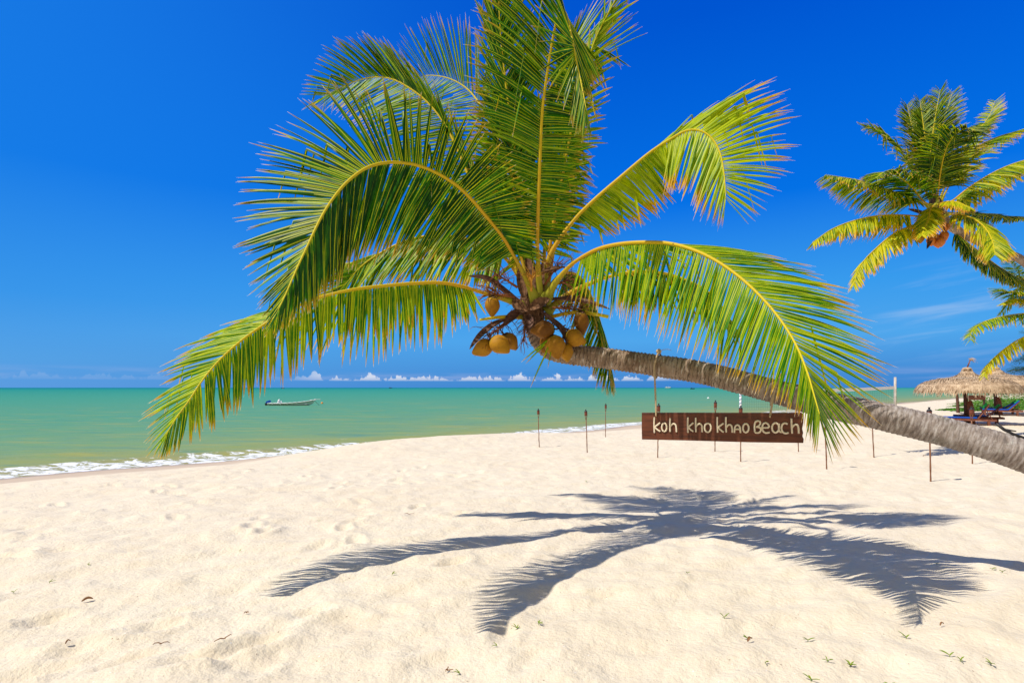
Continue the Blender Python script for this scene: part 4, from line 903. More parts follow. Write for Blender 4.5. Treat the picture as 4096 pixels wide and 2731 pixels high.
# ------------------------------------------------------------------ thatched umbrellas and sun loungers
def umbrella(base, R_, eave, apex, lab, seed, topknot=True, tilt=.12):
    u = empty('thatched_umbrella', base, lab, 'umbrella', 'thatched beach umbrellas')
    rs_ = random.Random(seed); Bv = Vector(base)
    b = MB(); b.tube([Bv-Vector((0, 0, .3)), Bv+Vector((-.10, 0, apex*.8))], [.10, .085], 12); b.build('post', M['post'], u)
    b = MB(); b.tube([Bv+Vector((.16, -.12, -.2)), Bv+Vector((.10, -.08, .75)), Bv+Vector((.06, -.05, 1.15))], [.15, .16, .13], 12); b.build('post_sleeve', M['wood'], u)
    h = apex-eave
    prof = [(0.03, apex), (.10*R_, apex-.10*h), (.16*R_, apex-.24*h), (.22*R_, apex-.34*h), (.30*R_, apex-.40*h), (.5*R_, apex-.46*h), (.75*R_, apex-.56*h), (.93*R_, apex-.74*h), (R_, apex-.96*h), (.98*R_, apex-1.12*h), (.6*R_, apex-.86*h), (.1*R_, apex-.6*h)]
    b = MB(); b.lathe(prof, Bv, 48)
    pr = np.array([(p[0], p[1]) for p in prof[:9]])
    for k in range(5200):
        a = rs_.uniform(0, 2*PI); t = rs_.uniform(0, 1)**.6; t = max(.08, t)
        rr = t*R_; zz = float(np.interp(rr, pr[:, 0], pr[:, 1])); L_ = rs_.uniform(.18, .34)*(1 if t < .9 else 1.15)
        r2 = rr+L_*.75; z2_ = float(np.interp(min(r2, R_), pr[:, 0], pr[:, 1]))-max(0, r2-R_)*1.5-rs_.uniform(0, .03)
        r2 = min(r2, R_+.06+rs_.uniform(0, .05))
        c1 = Vector((math.cos(a), math.sin(a), 0)); a2 = a+rs_.gauss(0, .05); c2 = Vector((math.cos(a2), math.sin(a2), 0)); s_ = Vector((-math.sin(a), math.cos(a), 0))
        up = Vector((0, 0, .03+rs_.uniform(0, .035))); w_ = rs_.uniform(.008, .024)
        p1 = Bv+c1*rr+Vector((0, 0, zz+.01)); p2 = Bv+c2*r2+Vector((0, 0, z2_))
        pm = p1.lerp(p2, .5)+up
        b.add([p1-s_*w_, p1+s_*w_, pm-s_*w_, pm+s_*w_, p2-s_*w_*.3, p2+s_*w_*.3], [(0, 1, 3, 2), (2, 3, 5, 4)], [(0, 0, rs_.random())]*6)
    b.build('thatch_roof', M['thatch'], u)
    zr = float(np.interp(.56*R_, pr[:, 0], pr[:, 1]))+.07
    b = MB(); b.tube([Bv+Vector((math.cos(t)*.56*R_, math.sin(t)*.56*R_, zr)) for t in np.linspace(0, 2*PI, 40)], .014, 5, caps=False); b.build('binding_cord', M['polewhite'], u)
    b = MB(); b.lathe([(.07, apex-.08), (.17, apex-.03), (.20, apex+.03), (.17, apex+.09), (.06, apex+.12)], Bv, 14)
    for k in range(60):
        a = rs_.uniform(0, 2*PI); c1 = Vector((math.cos(a), math.sin(a), 0)); b.tube([Bv+c1*.1+Vector((0, 0, apex+.10)), Bv+c1*.21+Vector((0, 0, apex+.0)), Bv+c1*.25+Vector((0, 0, apex-.14))], .008, 3, caps=False)
    b.build('top_cap', M['thatch'], u)
    if topknot:
        b = MB(); b.tube([Bv+Vector((0, 0, apex+.05)), Bv+Vector((.09, 0, apex+.30)), Bv+Vector((.17, 0, apex+.48))], [.035, .028, .022], 8); s = b.build('finial', M['wood'], u)
        b = MB(); e = Bv+Vector((.17, 0, apex+.48))
        for k in range(46):
            d = Vector((.35+rs_.gauss(0, .35), rs_.gauss(0, .4), rs_.gauss(.35, .3))).normalized(); l = rs_.uniform(.12, .3); b.tube([e-Vector((0, 0, .04)), e+d*l*.5, e+d*l+Vector((.02, 0, -.12))], [.008, .006, .003], 3, caps=False)
        o2 = b.build('tuft', M['thatch'], u); o2.parent = s
g1 = Vector(((3868-2048)/F*28.2, 28.2, 0)); g1.z = gz(g1.x, g1.y)
umbrella(g1, 2.12, EYE-.16-g1.z+.03, EYE+(HZ-1478)/F*28.2-g1.z, 'nearer thatched umbrella with tufted stick on top, by the blue lounger', 1)
g2 = Vector(((3985-2048)/F*38.0, 38.0, 0)); g2.z = gz(g2.x, g2.y)
umbrella(g2, 2.55, EYE+.12-g2.z, EYE+(HZ-1474)/F*38.0-g2.z, 'farther thatched umbrella at the right edge behind the first one', 2, topknot=False)

def lounger(base, rz, lab, back=52, full=False):
    """foot end along -x, head along +x"""
    u = empty('sun_lounger', base, lab, 'sun lounger', 'wooden sun loungers under the thatched umbrellas')
    c_, s_ = math.cos(rz), math.sin(rz)
    def W(x, y, z): return Vector(base)+Vector((x*c_-y*s_, x*s_+y*c_, z))
    Rz = Matrix.Rotation(rz, 3, 'Z'); b = MB()
    for y in (-.32, .32): b.box(W(0, y, .30), (2.0, .05, .09), Rz)
    for x in (-.95, -.4, .3, .95): b.box(W(x, 0, .29), (.06, .60, .05), Rz)
    for k in range(12): b.box(W(-.92+.10*k, 0, .345), (.075, .66, .02), Rz)
    b.build('frame', M['wood'], u, smooth=False)
    for x in (-.85, .72):
        for y in (-.32, .32): b = MB(); b.box(W(x, y, .12), (.10, .07, .28), Rz); b.build('leg', M['wood'], u, smooth=False)
    Rb = Rz @ Matrix.Rotation(-math.radians(back), 3, 'Y'); hinge = W(.32, 0, .35); L_ = .80
    b = MB()
    for y in (-.29, .29): b.box(hinge+Rb @ Vector((L_/2, y, 0)), (L_, .05, .05), Rb)
    for k in range(8): b.box(hinge+Rb @ Vector((.06+.10*k, 0, .004)), (.07, .62, .02), Rb)
    a1 = hinge+Rb @ Vector((L_*.7, .2, 0)); b.tube([a1, W(.85, .2, .34)], .018, 6); a1 = hinge+Rb @ Vector((L_*.7, -.2, 0)); b.tube([a1, W(.85, -.2, .34)], .018, 6)
    b.build('backrest', M['wood'], u, smooth=False)
    b = MB(); b.box(W(-.34, 0, .395), (1.30, .60, .075), Rz); 
    if full: b.box(hinge+Rb @ Vector((L_/2, 0, .055)), (L_, .60, .075), Rb)
    o_ = b.build('mattress', M['blue'], u, smooth=False); m_ = o_.modifiers.new('bevel', 'BEVEL'); m_.width = .03; m_.segments = 3
    b = MB(); b.box(hinge+Rb @ Vector((L_*.82, 0, .115)), (.30, .52, .09), Rb); o_ = b.build('pillow', M['green'], u, smooth=False); m_ = o_.modifiers.new('bevel', 'BEVEL'); m_.width = .035; m_.segments = 3
def on(pxx, D): v = Vector(((pxx-2048)/F*D, D, 0)); v.z = gz(v.x, v.y); return v
lounger(on(3876, 27.0), math.radians(-38), 'sun lounger with blue mattress and steep backrest, nearest the trunk', 58)
lounger(on(3912, 28.6), math.radians(-36), 'sun lounger with low slanted backrest beyond the near umbrella post', 42)
lounger(on(4010, 36.4), math.radians(-40), 'sun lounger with green pillow under the farther thatched umbrella', 48, True)
lounger(on(3995, 38.9), math.radians(-38), 'hindmost sun lounger behind the farther umbrella post', 35, True)
def side_table(base, lab):
    u = empty('side_table', base, lab, 'table', 'small tables beside the umbrella posts'); B_ = Vector(base)
    b = MB(); b.lathe([(.30, .40), (.33, .41), (.33, .44), (.30, .45)], B_, 18); b.build('table_top', M['post'], u)
    for k in range(3): a = 2*PI*k/3; b = MB(); b.tube([B_+Vector((math.cos(a)*.24, math.sin(a)*.24, 0)), B_+Vector((math.cos(a)*.18, math.sin(a)*.18, .41))], .025, 6); b.build('leg', M['post'], u)
side_table(on(3853, 28.0), 'small dark round table beside the near umbrella post')
side_table(on(3978, 37.6)+Vector((-.35, 0, 0)), 'small dark round table at the farther umbrella post')
# far wooden frame between the umbrellas
fb = on(3908, 52.0); fr = empty('wooden_rail', fb, 'low brown wooden rail standing on the far sand', 'rail')
b = MB(); b.box(fb+Vector((0, 0, .92)), (1.5, .12, .38)); b.box(fb+Vector((0, -.07, 1.13)), (1.6, .05, .05)); b.build('crossboard', M['wood'], fr, smooth=False)
for sx in (-.65, .65): b = MB(); b.box(fb+Vector((sx, 0, .37)), (.12, .10, .76)); b.build('leg', M['post'], fr, smooth=False)
# a small ringed post/young palm stem left of the umbrella post
pb = on(3833, 41.0); ps = empty('young_palm', pb, 'thin striped young palm stem left of the near umbrella post', 'palm tree', 'coconut palms')
b = MB(); trunk_mesh(b, [pb-Vector((0, 0, .1)), pb+Vector((-.05, 0, .8)), pb+Vector((-.12, 0, 1.75))], [.10, .08, .07], ring=.16, amp=.03, n=14, step=.04); b.build('trunk', M['spathe'], ps)
for k in range(6):
    a = k*1.05; c = pb+Vector((-.12, 0, 1.75)); e = Vector((math.cos(a), math.sin(a), 0))
    frond(ps, [c, c+e*.3+Vector((0, 0, .28)), c+e*.7+Vector((0, 0, .35)), c+e*1.05+Vector((0, 0, .15))], [(0, (e.x-.5*e.y, -.3, e.y+.5*e.x), .3, (e.x+.5*e.y, -.3, e.y-.5*e.x), .3), (1, (e.x, -.4, e.y), .2, (e.x, -.4, e.y), .2)], t0=.2, n=16, segs=3, W=.04, r0=.015, r1=.008, seed=60+k, leafmat='leaf_far', stalk_sides=5)

# ------------------------------------------------------------------ green creeper on the sand at far right
def creeper(name, regions, lab_kind):
    b = MB(); rs_ = random.Random(8)
    for (cx_, cy_, rx, ry, h, n) in regions:
        for k in range(n):
            while True:
                u_, v_ = rs_.uniform(-1, 1), rs_.uniform(-1, 1)
                if u_*u_+v_*v_ < 1+.25*math.sin(u_*9+v_*7): break
            x, y = cx_+u_*rx, cy_+v_*ry; edge_ = max(0, 1-(u_*u_+v_*v_)); z = float(ground_base(np.array([x]), np.array([y]))[0])+rs_.uniform(0.02, .06+h*edge_**.5)
            s = rs_.uniform(.05, .11); R = Matrix.Rotation(rs_.uniform(0, 6.3), 3, 'Z') @ Matrix.Rotation(rs_.uniform(-.9, .9), 3, 'X')
            c = Vector((x, y, z)); b.add([c+R @ Vector(q)*s for q in ((-1, 0, 0), (-.2, -.7, .15), (1, 0, 0), (-.2, .7, .15))], [(0, 1, 2), (0, 2, 3)])
    o = b.build(name, M['creeper'], None); tag(o, 'low bright green creeper spreading over the sand by the loungers', 'creeper', kind='stuff')
creeper('beach_creeper', [(38.0, 46, 3.3, 1.5, .15, 3600), (43, 48, 4, 3, .35, 7000), (50, 54, 6.5, 6, .75, 9000), (60, 62, 9, 9, 1.3, 9000), (35.2, 43.5, 1.6, .6, .08, 400)], 0)

# ------------------------------------------------------------------ the second palm (right) and the third one
def zz5(a, b): return (3200+a/1.845, 300+b/1.845)
palm2 = empty('coconut_palm', (24.0, 16.5, gz(24.0, 16.5)), 'second coconut palm with orange nuts high at the upper right', 'palm tree', 'coconut palms')
DC = 15.6
def F2p(pl, d0, d1): return [P(*zz5(*q), d0+(d1-d0)*i/(len(pl)-1)) for i, q in enumerate(pl)]
def autofrond(parent, pts, side_up, yel, seed, Lm=.75, droop=.9, n=92, W=.058, mat='leaf_far', hang=.5, segs=4):
    """leaflets across the stalk, hanging by 'hang' and lifted by 'side_up'"""
    r, L = spline(pts, 20); st = []
    for k, t in enumerate(np.linspace(0, 1, 9)):
        i = int(t*19); T = Vector(r[min(i+1, 19)]-r[max(i-1, 0)]).normalized()
        S = T.cross(Vector((0, 0, 1))); S = S.normalized() if S.length > .15 else Vector((1, 0, 0))
        Nn = S.cross(T)
        f = .50+.45*t
        prof = Lm*(math.sin(PI*min(1, .22+.66*t)))
        a = (T*f+S*.8+Nn*side_up-Vector((0, 0, hang))); c = (T*f-S*.8+Nn*side_up-Vector((0, 0, hang)))
        st.append((float(t), (a.x, a.z, a.y), prof, (c.x, c.z, c.y), prof))
    return frond(parent, pts, st, t0=.14, n=n, W=W, droop=droop, yel=yel, seed=seed, segs=segs, leafmat=mat, r0=.04, r1=.02, jit=.10, stalk_sides=6)
f2 = [([(960, 975), (800, 895), (650, 850), (450, 780), (190, 735)], 15.6, 15.0, .0, .55, .5, .9), ([(930, 1050), (780, 1035), (620, 1035), (450, 1060), (250, 1130), (90, 1235)], 15.6, 14.6, .0, .70, .9, .75),
      ([(930, 1060), (830, 1110), (700, 1165), (560, 1280), (450, 1400), (395, 1550)], 15.6, 14.0, .0, .80, .9, .72), ([(970, 970), (900, 920), (820, 820), (720, 745), (630, 715), (560, 760)], 15.5, 14.2, .35, .30, .3, .95),
      ([(980, 960), (850, 720), (740, 560), (620, 440), (480, 385)], 15.8, 17.0, .3, .35, .3, .9), ([(985, 950), (900, 650), (840, 430), (790, 220)], 15.8, 16.8, .3, .20, .0, .75),
      ([(990, 950), (950, 650), (915, 400), (885, 185)], 15.7, 16.4, .3, .25, .0, .7), ([(995, 950), (965, 650), (985, 400), (1035, 110)], 15.7, 16.2, .3, .22, .0, .75), ([(1000, 950), (1010, 600), (1060, 350), (1125, 130)], 15.8, 16.9, .3, .28, .0, .75),
      ([(1010, 950), (1040, 700), (1085, 530), (1150, 440), (1230, 395), (1290, 410)], 15.5, 13.9, .3, .22, .3, 1.0), ([(1020, 950), (1120, 700), (1250, 480), (1380, 330), (1440, 190)], 15.7, 16.4, .2, .55, .2, .7),
      ([(1030, 950), (1180, 680), (1320, 530), (1480, 450), (1680, 400)], 15.7, 16.4, .2, .5, .3, .85), ([(1050, 960), (1130, 925), (1250, 830), (1400, 735), (1560, 660), (1750, 600)], 15.6, 15.2, .0, .62, .7, .85),
      ([(1060, 1040), (1150, 1030), (1250, 1050), (1350, 1110), (1415, 1210), (1440, 1330)], 15.5, 13.8, .1, .72, .25, .95), ([(1060, 1020), (1250, 1015), (1450, 1035), (1700, 1060)], 15.9, 17.5, .0, .1, .2, .5),
      ([(1000, 960), (965, 985), (950, 1060), (925, 1120), (900, 1180)], 15.4, 14.2, .1, .72, .3, .6), ([(1000, 965), (1080, 935), (1170, 940), (1260, 985)], 15.4, 14.4, .1, .75, .6, .45),
      ([(1070, 1080), (1180, 1190), (1330, 1310), (1480, 1420), (1690, 1540)], 15.8, 16.0, .0, .25, .9, .60)]
for k, (pl, d0, d1, su, ye, hg, lm) in enumerate(f2): autofrond(palm2, F2p(pl, d0, d1), su, ye+(.02 if ye > .5 else -.05), 100+k, lm, .8, hang=hg)
b = MB(); trunk_mesh(b, F2p([(1010, 960), (1060, 1060), (1150, 1140)], 15.6, 15.8)+F2p([(1350, 1245), (1500, 1318), (1680, 1400)], 16.2, 16.9)+[Vector((17.5, 17.3, 4.5)), Vector((21, 17.2, 2.6)), Vector((24.0, 16.5, .6))], [.11, .10, .11, .11, .12, .13, .14, .17, .2], ring=.09, amp=.012, n=20, step=.03)
b.build('trunk', M['bark'], palm2)
b = MB(); b.lathe([(.05, -.3), (.16, -.18), (.20, 0), (.15, .2), (.06, .4)], P(*zz5(1000, 990), 15.6), 14)
twigs(b, P(*zz5(1000, 1000), 15.4), (.2, -.3, -1), 26, .7, 77, r=.006); b.build('crown_core', M['fiber'], palm2)
for k, (a, c, d, m_) in enumerate([(890, 1205, 15.2, 'husk'), (965, 1225, 15.2, 'husk_orange'), (1065, 1185, 15.2, 'husk_orange'), (1040, 1232, 15.1, 'husk_orange'), (1000, 1205, 15.3, 'husk_orange'), (1010, 1240, 15.25, 'husk_orange'), (1075, 1125, 15.3, 'husk_orange')]):
    b = MB(); ovoid(b, P(*zz5(a, c), d), .105, .125, (.2*(k % 3-1), -.2, -1), k); o = b.build('coconut', M[m_], palm2)
    if m_ == 'husk': o['label'] = 'single yellow green coconut'
b = MB(); blade(b, F2p([(990, 1100), (960, 1200), (935, 1285)], 15.3, 15.0), .16, up=Vector((0, -1, 0))); b.build('dry_sheath', M['spathe'], palm2)
b = MB(); blade(b, F2p([(960, 1040), (880, 1015), (795, 990)], 15.4, 15.2), .14, up=Vector((0, -1, .5))); b.build('dry_sheath', M['spathe'], palm2)
def zz3(a, b): return (3200+a/2.411, 1000+b/2.411)
palm3 = empty('coconut_palm', (26.0, 24.0, gz(26.0, 24.0)), 'third coconut palm whose fronds reach in at the right edge', 'palm tree', 'coconut palms')
c3 = P(4330, 1235, 22.0)
f3 = [([(2161, 610), (1950, 640), (1780, 690), (1660, 780), (1650, 870)], .45, .35, .85), ([(2161, 835), (2000, 930), (1870, 1040), (1790, 1150), (1775, 1215)], .85, .9, .75), ([(2161, 480), (2040, 480), (1930, 520)], .75, .6, .5),
      ([(2161, 420), (2000, 400), (1900, 370)], .40, .1, .9), ([(2161, 300), (2000, 240), (1890, 230)], .35, .1, .8), ([(2161, 250), (2060, 160), (2000, 60)], .3, .1, .7)]
for k, (pl, ye, hg, lm) in enumerate(f3):
    pts = [c3]+[P(*zz3(*q), 21.5-(i*.3)) for i, q in enumerate(pl)]; autofrond(palm3, pts, .1, ye, 140+k, lm, .8, n=80, hang=hg)
for k in range(9):
    a = .4+k*.62; e = Vector((math.cos(a), math.sin(a)*.9, 0))
    if e.x < -.5: continue
    autofrond(palm3, [c3, c3+e*1.2+Vector((0, 0, 1.2)), c3+e*2.6+Vector((0, 0, 1.3)), c3+e*3.8+Vector((0, 0, .2))], .1, .4, 160+k, .8, .8, n=50, hang=.4)
b = MB(); trunk_mesh(b, [Vector(c3), Vector(c3)+Vector((.3, .2, -1.2)), Vector((24.5, 23, 2.6)), Vector((26, 24, .5))], [.12, .12, .15, .2], ring=.09, amp=.012, n=16, step=.04); b.build('trunk', M['bark'], palm3)
# casuarina trees beyond
def casuarina(base, H, lab, seed, lean=-1.0):
    t = empty('casuarina_tree', base, lab, 'tree', 'feathery dark trees at the right edge'); rs_ = random.Random(seed); B_ = Vector(base)
    b = MB(); top = B_+Vector((lean*.6, 0, H)); ts = [B_.lerp(top, k/8)+Vector((rs_.gauss(0, .12), rs_.gauss(0, .12), 0))*(1 if k else 0) for k in range(9)]
    b.tube(ts, [.26*(1-k/9.5) for k in range(9)], 10); crown = MB()
    for i in range(34):
        h = rs_.uniform(.22, 1.0); s = B_.lerp(top, h); a = rs_.uniform(0, 2*PI); l = (1.15-h)*H*.42+.5
        e = Vector((math.cos(a), math.sin(a), rs_.uniform(.0, .5))); q = [s, s+e*l*.5, s+e*l+Vector((0, 0, -.25*l))]
        b.tube(q, [.06, .035, .01], 5)
        for j in range(22):
            f = rs_.uniform(.25, 1); c = q[0].lerp(q[1], f*2) if f < .5 else q[1].lerp(q[2], f*2-1)
            for m_ in range(16):
                d = Vector((rs_.gauss(0, .7), rs_.gauss(0, .7), rs_.gauss(-.1, .6))).normalized(); ln = rs_.uniform(.2, .5); o1 = c+Vector((rs_.gauss(0, .14), rs_.gauss(0, .14), rs_.gauss(0, .14))); o2 = o1+d*ln+Vector((0, 0, -.1)); sd = d.orthogonal().normalized()*.012
                crown.add([o1-sd, o1+sd, o2], [(0, 1, 2)])
    b.build('trunk', M['bark2'], t); crown.build('crown', M['needle'], t)
casuarina(on(4215, 40.0), 6.2, 'dark feathery casuarina tree cut by the right edge above the umbrellas', 3)
casuarina(on(4330, 55.0), 9.0, 'taller feathery casuarina tree farther back at the right edge', 4)

# ------------------------------------------------------------------ boats
def skiff(loc, L_, rz, lab):
    u = empty('motor_boat', loc, lab, 'boat', 'boats on the water'); B_ = Vector(loc); Rz = Matrix.Rotation(rz, 3, 'Z')
    def W(x, y, z): return B_+Rz @ Vector((x*L_, y*L_, z*L_))
    xs = np.linspace(0, 1, 22); b = MB(); top = MB(); vs = []; rows = 9
    def sheer(x): return .048+.085*x**3.2
    def beam(x): return .085*(1-max(0, (x-.45)/.55)**2.6)*(.82+.18*min(1, x/.3))+.002
    for x in xs:
        keel = -.02+.065*max(0, (x-.80)/.20)**1.6
        for k in range(rows):
            a = (k/(rows-1)-.5)*2; y = beam(x)*(a if abs(a) < 1 else a)*(1.0); s = abs(a)**2.2; vs.append(W(x*1.0-.5+.06*x*s*(x > .7), y*(abs(a)**.3 if a else 1), keel+(sheer(x)-keel)*s))
    b.add(vs, [(i*rows+k, (i+1)*rows+k, (i+1)*rows+k+1, i*rows+k+1) for i in range(21) for k in range(rows-1)]+[tuple(range(rows))])
    b.build('hull', M['hull'], u)
    b = MB()
    for sd in (-1, 1):
        b.tube([W(x-.5+.06*x*(x > .7), sd*beam(x), sheer(x)) for x in xs], .010*L_, 6)
        for x in (.12, .3, .45, .56, .66, .78): b.box(W(x-.5, sd*beam(x)*1.02, sheer(x)-.002), (.03*L_, .03*L_, .026*L_), Rz)
    b.box(W(.555+.04, 0, sheer(1)+.006), (.19*L_*.75, .03*L_, .014*L_), Rz); b.box(W(.50, 0, sheer(.96)), (.12*L_, .06*L_, .012*L_), Rz)
    b.build('gunwale', M['white'], u, smooth=False)
    b = MB()
    for sd in (-1, 1): b.tube([W(x-.5+.05*x*(x > .7), sd*(beam(x)*.965+.001), sheer(x)-.018) for x in xs[:-1]], .004*L_, 5)
    b.build('rub_rail', M['trim'], u)
    b = MB(); b.box(W(-.02, 0, .025), (.80*L_, .13*L_, .01*L_), Rz); b.box(W(.05, 0, .045), (.05*L_, .15*L_, .01*L_), Rz); b.box(W(-.2, 0, .045), (.05*L_, .15*L_, .01*L_), Rz); b.build('thwart', M['white'], u, smooth=False)
    b = MB(); Rt = Rz @ Matrix.Rotation(.35, 3, 'Y').transposed(); b.box(W(-.50, 0, .085), (.115*L_, .055*L_, .05*L_), Rt, taper=.8); o_ = b.build('outboard_motor', M['blue'], u, smooth=False); mm = o_.modifiers.new('bevel', 'BEVEL'); mm.width = .05; mm.segments = 3
    b = MB(); b.box(W(-.545, 0, .03), (.05*L_, .03*L_, .06*L_), Rt); b.tube([W(-.55, 0, .03), W(-.58, 0, -.03)], .012*L_, 6); c2 = b.build('motor_leg', M['black'], u, smooth=False); c2.parent = o_
    b = MB(); ovoid(b, W(-.27, 0, .075), .032*L_, .045*L_, (0, 0, 1), 3); ovoid(b, W(-.262, 0, .112), .026*L_, .028*L_, (.3, 0, 1), 4); ovoid(b, W(-.215, 0, .075), .016*L_, .028*L_, (.2, 0, 1), 5); b.build('white_bundle', M['white'], u)
    b = MB(); b.tube([W(.53, 0, .115), W(.58, 0, .06), W(.62, 0, .02), W(.65, 0, -.01)], .0035*L_, 4); b.build('mooring_line', M['twig'], u)
    return u
skiff(Vector(((1163-2048)/F*83.3, 83.3, .0)), 6.4, math.radians(4), 'white open motorboat with blue outboard moored off the beach')
def ball(px_, py_, D, r, mat, lab):
    c = Vector(((px_-2048)/F*D, D, .02)); b = MB(); ovoid(b, c+Vector((0, 0, r*.3)), r, r, (0, 0, 1), 1); b.tube([c+Vector((0, 0, r)), c+Vector((0, 0, r*1.5))], r*.15, 6)
    o_ = b.build('mooring_buoy', M[mat], None, origin=c); tag(o_, lab, 'buoy', 'buoys on the water')
ball(1288, 1614, 92, .20, 'orange', 'small orange buoy off the bow of the motorboat'); ball(2833, 1594, 134, .26, 'white', 'tiny white buoy on the water above the board')
def far_boat(pxx, D, L_, mat, lab, kind, cab=True):
    c = Vector(((pxx-2048)/F*D, D, 0)); u = empty(kind, c, lab, 'boat', 'boats on the water')
    b = MB(); H_ = L_*.13; pr = [(-.5, .35), (-.45, .5), (.2, .5), (.45, .25), (.5, 0)]
    vs = []
    for z, k in ((-.2, .8), (H_, 1.0)):
        vs += [c+Vector((x*L_*k, y*L_*.25*k, z+(H_*.5 if (x > .4 and z > 0) else 0))) for x, y in pr]+[c+Vector((x*L_*k, -y*L_*.25*k, z+(H_*.5 if (x > .4 and z > 0) else 0))) for x, y in pr[::-1]]
    n = len(pr)*2; b.add(vs, [tuple(range(n))[::-1], tuple(range(n, 2*n))]+[(i, (i+1) % n, (i+1) % n+n, i+n) for i in range(n)]); b.build('hull', M[mat], u, smooth=False)
    if cab:
        b = MB(); b.box(c+Vector((-.18*L_, 0, H_+.06*L_)), (.25*L_, .14*L_, .12*L_), taper=.85); b.box(c+Vector((-.18*L_, 0, H_+.125*L_)), (.28*L_, .16*L_, .012*L_)); b.build('cabin', M[mat], u, smooth=False)
        b = MB(); b.tube([c+Vector((.1*L_, 0, H_)), c+Vector((.1*L_, 0, H_+.22*L_))], .008*L_, 5); b.build('mast', M[mat], u)
far_boat(1131, 1500, 9.5, 'darkhull', 'tiny dark fishing boat on the horizon above the motorboat', 'fishing_boat')
far_boat(2770, 1000, 8.5, 'darkhull', 'tiny dark fishing boat on the horizon above the board', 'fishing_boat')
far_boat(2672, 2200, 26, 'white', 'tiny white boat on the horizon left of the dark one', 'white_boat')
far_boat(1562, 2600, 16, 'darkhull', 'faint dark boat on the horizon below the small clouds', 'fishing_boat')

# ------------------------------------------------------------------ small things on the sand
def sprout(pxx, pyy, s, lab, seed, n=4):
    g = ground_hit(pxx, pyy, 2.5); rs_ = random.Random(seed); b = MB()
    b.tube([g-Vector((0, 0, .02)), g+Vector((0, 0, .02*s))], .0025*s, 5)
    for k in range(n):
        a = rs_.uniform(0, 2*PI); e = Vector((math.cos(a), math.sin(a)*.6, rs_.uniform(.15, .9))).normalized(); L_ = rs_.uniform(.035, .08)*s
        blade(b, [g+Vector((0, 0, .01)), g+e*L_*.5+Vector((0, 0, .012)), g+e*L_+Vector((0, 0, .004))], .011*s, .25, n=6, thick=.0012)
    o_ = b.build('sprout', M['sprout'], None, origin=g); tag(o_, lab, 'sprout', 'green sprouts in the sand')
SPR = [(197, 2318, 1.5, 'largest two-leaved sprout at far left, in line with the left shadow tip'), (354, 2258, .9, 'small sprout left of the shadow, above the biggest left one'), (55, 2371, .9, 'flat little sprout nearest the left frame edge'),
       (958, 2200, .8, 'tiny sprout on bare sand well left of the frond shadows'), (1276, 2085, .7, 'tiny sprout above the left end of the upper frond shadow'), (2346, 1931, 1.1, 'sprout on bright sand between the torches and the palm shadow'),
       (1568, 2303, 1.3, 'sprout growing inside the long left frond shadow'), (2068, 2515, 1.1, 'left sprout at the lower edge of the middle frond shadow'), (2155, 2500, 1.3, 'right sprout at the lower edge of the middle frond shadow'),
       (1987, 2596, .8, 'little sprout just below the tip of the middle frond shadow'), (1838, 2695, 1.0, 'lowest sprout left of centre near the bottom frame edge'), (2750, 2300, .8, 'sprout at the right tip of the middle shadow leaflets'),
       (2897, 2500, 1.2, 'sprout below the gap between the middle and right shadows'), (2990, 2563, 1.2, 'sprout beside a dry curled leaf at lower right of centre'), (3232, 2577, 1.3, 'pair of flat green leaves below the right frond shadow'),
       (3626, 2552, 1.5, 'star-shaped sprout just below the tip of the right shadow'), (3310, 2658, 1.0, 'narrow sprout near the bottom, left of the pointed one'), (3402, 2664, 1.4, 'pointed sprout near the bottom, right of centre'),
       (3800, 2640, 1.3, 'left one of two dark sprouts at lower right'), (3842, 2656, 1.3, 'right one of two dark sprouts at lower right'), (3965, 2660, 1.3, 'sprout with raised leaf in the lower right corner'),
       (3245, 2722, 1.4, 'upright sprout cut by the bottom frame edge'), (3970, 2283, 1.1, 'sprout beside the trunk shadow at right'), (4010, 2294, 1.0, 'sprout below the trunk shadow near the right edge'), (3747, 2260, 1.0, 'sprout on the edge of the trunk shadow'),
       (3062, 2660, 1.0, 'small dark sprout left of the bottom row'), (3560, 2724, 1.2, 'small sprout at the bottom edge under the star-shaped one')]
for k, (a, c, s, lab) in enumerate(SPR): sprout(a, c, s*0.62, lab, 200+k, 3+k % 3)
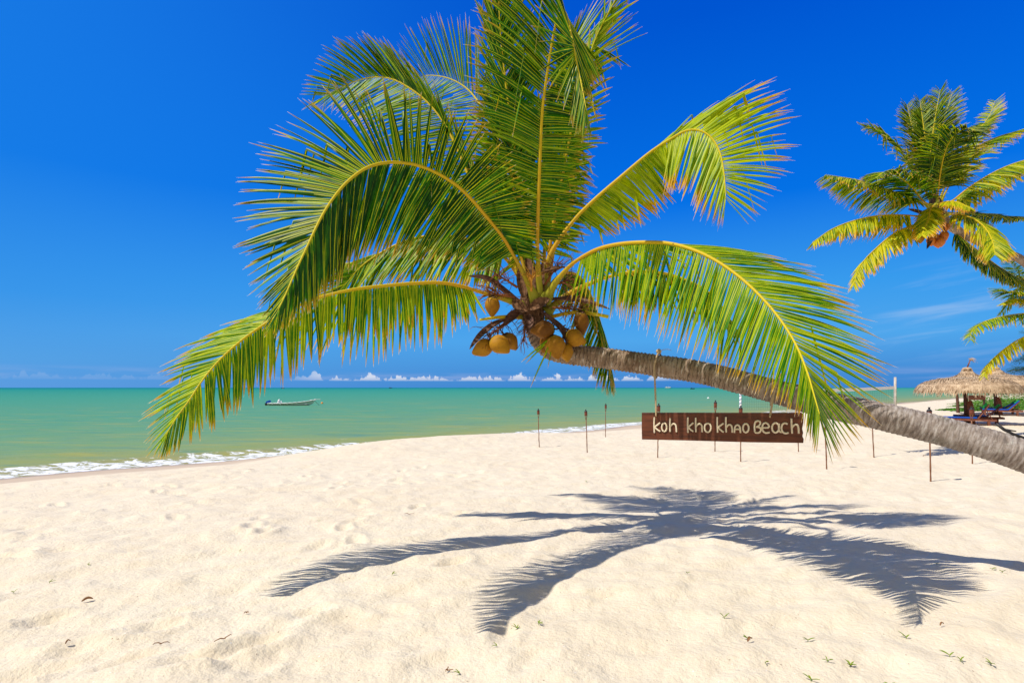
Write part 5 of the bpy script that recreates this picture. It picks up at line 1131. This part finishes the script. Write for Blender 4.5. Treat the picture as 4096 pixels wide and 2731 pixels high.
def debris(pxx, pyy, L_, rz, lab, name, cat, seed):
    L_ *= .5
    g = ground_hit(pxx, pyy, 2.5); rs_ = random.Random(seed); e = Vector((math.cos(rz), math.sin(rz), 0)); b = MB()
    if name == 'twig':
        q = [g+e*L_*(k/6-.5)+Vector((rs_.gauss(0, L_*.03), rs_.gauss(0, L_*.03), .012+.02*L_*math.sin(k))) for k in range(7)]; q = [Vector((p.x, p.y, gz(p.x, p.y)+.010+.012*abs(math.sin(i)))) for i, p in enumerate(q)]
        b.tube(q, [.002, .003, .004, .004, .003, .003, .001], 6); b.tube([q[3], q[3]+Vector((e.y*.04, -e.x*.04, .012))], [.004, .002], 5)
    else:
        blade(b, [g-e*L_/2+Vector((0, 0, .012)), g+Vector((0, 0, .035)), g+e*L_/2+Vector((0, 0, .02))], L_*.38, .5, n=10, thick=.002)
    o_ = b.build(name, M['dryleaf'], None, origin=g); tag(o_, lab, cat, 'dry litter on the sand')
for k, (a, c, L_, rz, lab, nm, cat) in enumerate([(350, 2398, .16, .5, 'curled brown dry leaf lying at the left of the sand', 'dry_leaf', 'leaf'), (893, 2585, .26, .7, 'longest crooked twig in the lower left sand', 'twig', 'twig'), (645, 2580, .22, .35, 'thin straight twig left of the crooked one', 'twig', 'twig'),
                                                 (1005, 1887, .35, .2, 'dry brown twig close to the wet sand edge', 'twig', 'twig'), (1637, 2063, .30, .2, 'thin brown twig left of the upper frond shadow', 'twig', 'twig'), (985, 2450, .08, .9, 'short dark twig below the long left shadow', 'twig', 'twig'),
                                                 (3000, 2580, .10, .6, 'reddish curled dry leaf beside a sprout at lower right', 'dry_leaf', 'leaf'), (272, 2590, .06, 1.0, 'very small dark leaf bit near the lower left corner', 'dry_leaf', 'leaf'), (1788, 2675, .10, 1.3, 'short curled twig near the bottom left of centre', 'twig', 'twig'),
                                                 (3768, 2523, .06, .2, 'small red brown leaf bit right of the right shadow tip', 'dry_leaf', 'leaf'), (3697, 1832, .14, .1, 'orange brown dry leaf between the two right torches', 'dry_leaf', 'leaf')]): debris(a, c, L_, rz, lab, nm, cat, 300+k)
# dark broken stub lying on the trunk at the right edge
c, i = trunk_at(4040); b = MB(); e = Vector(trunk_line[i+12]-trunk_line[i-12]).normalized()
s0 = c+Vector((0, -.03, .15)); b.tube([s0-e*.12+Vector((0, 0, .05)), s0-e*.06+Vector((0, 0, .018)), s0+Vector((0, 0, .005)), s0+e*.12, s0+e*.2+Vector((0, 0, -.01))], [.010, .014, .012, .010, .004], 7)
b.tube([s0-e*.07+Vector((0, 0, .02)), s0+e*.02+Vector((0, -.01, .035))], [.010, .005], 6)
o = b.build('broken_twig', M['black'], None, origin=s0); tag(o, 'dark forked dead twig lying on the palm trunk at the right edge', 'twig')
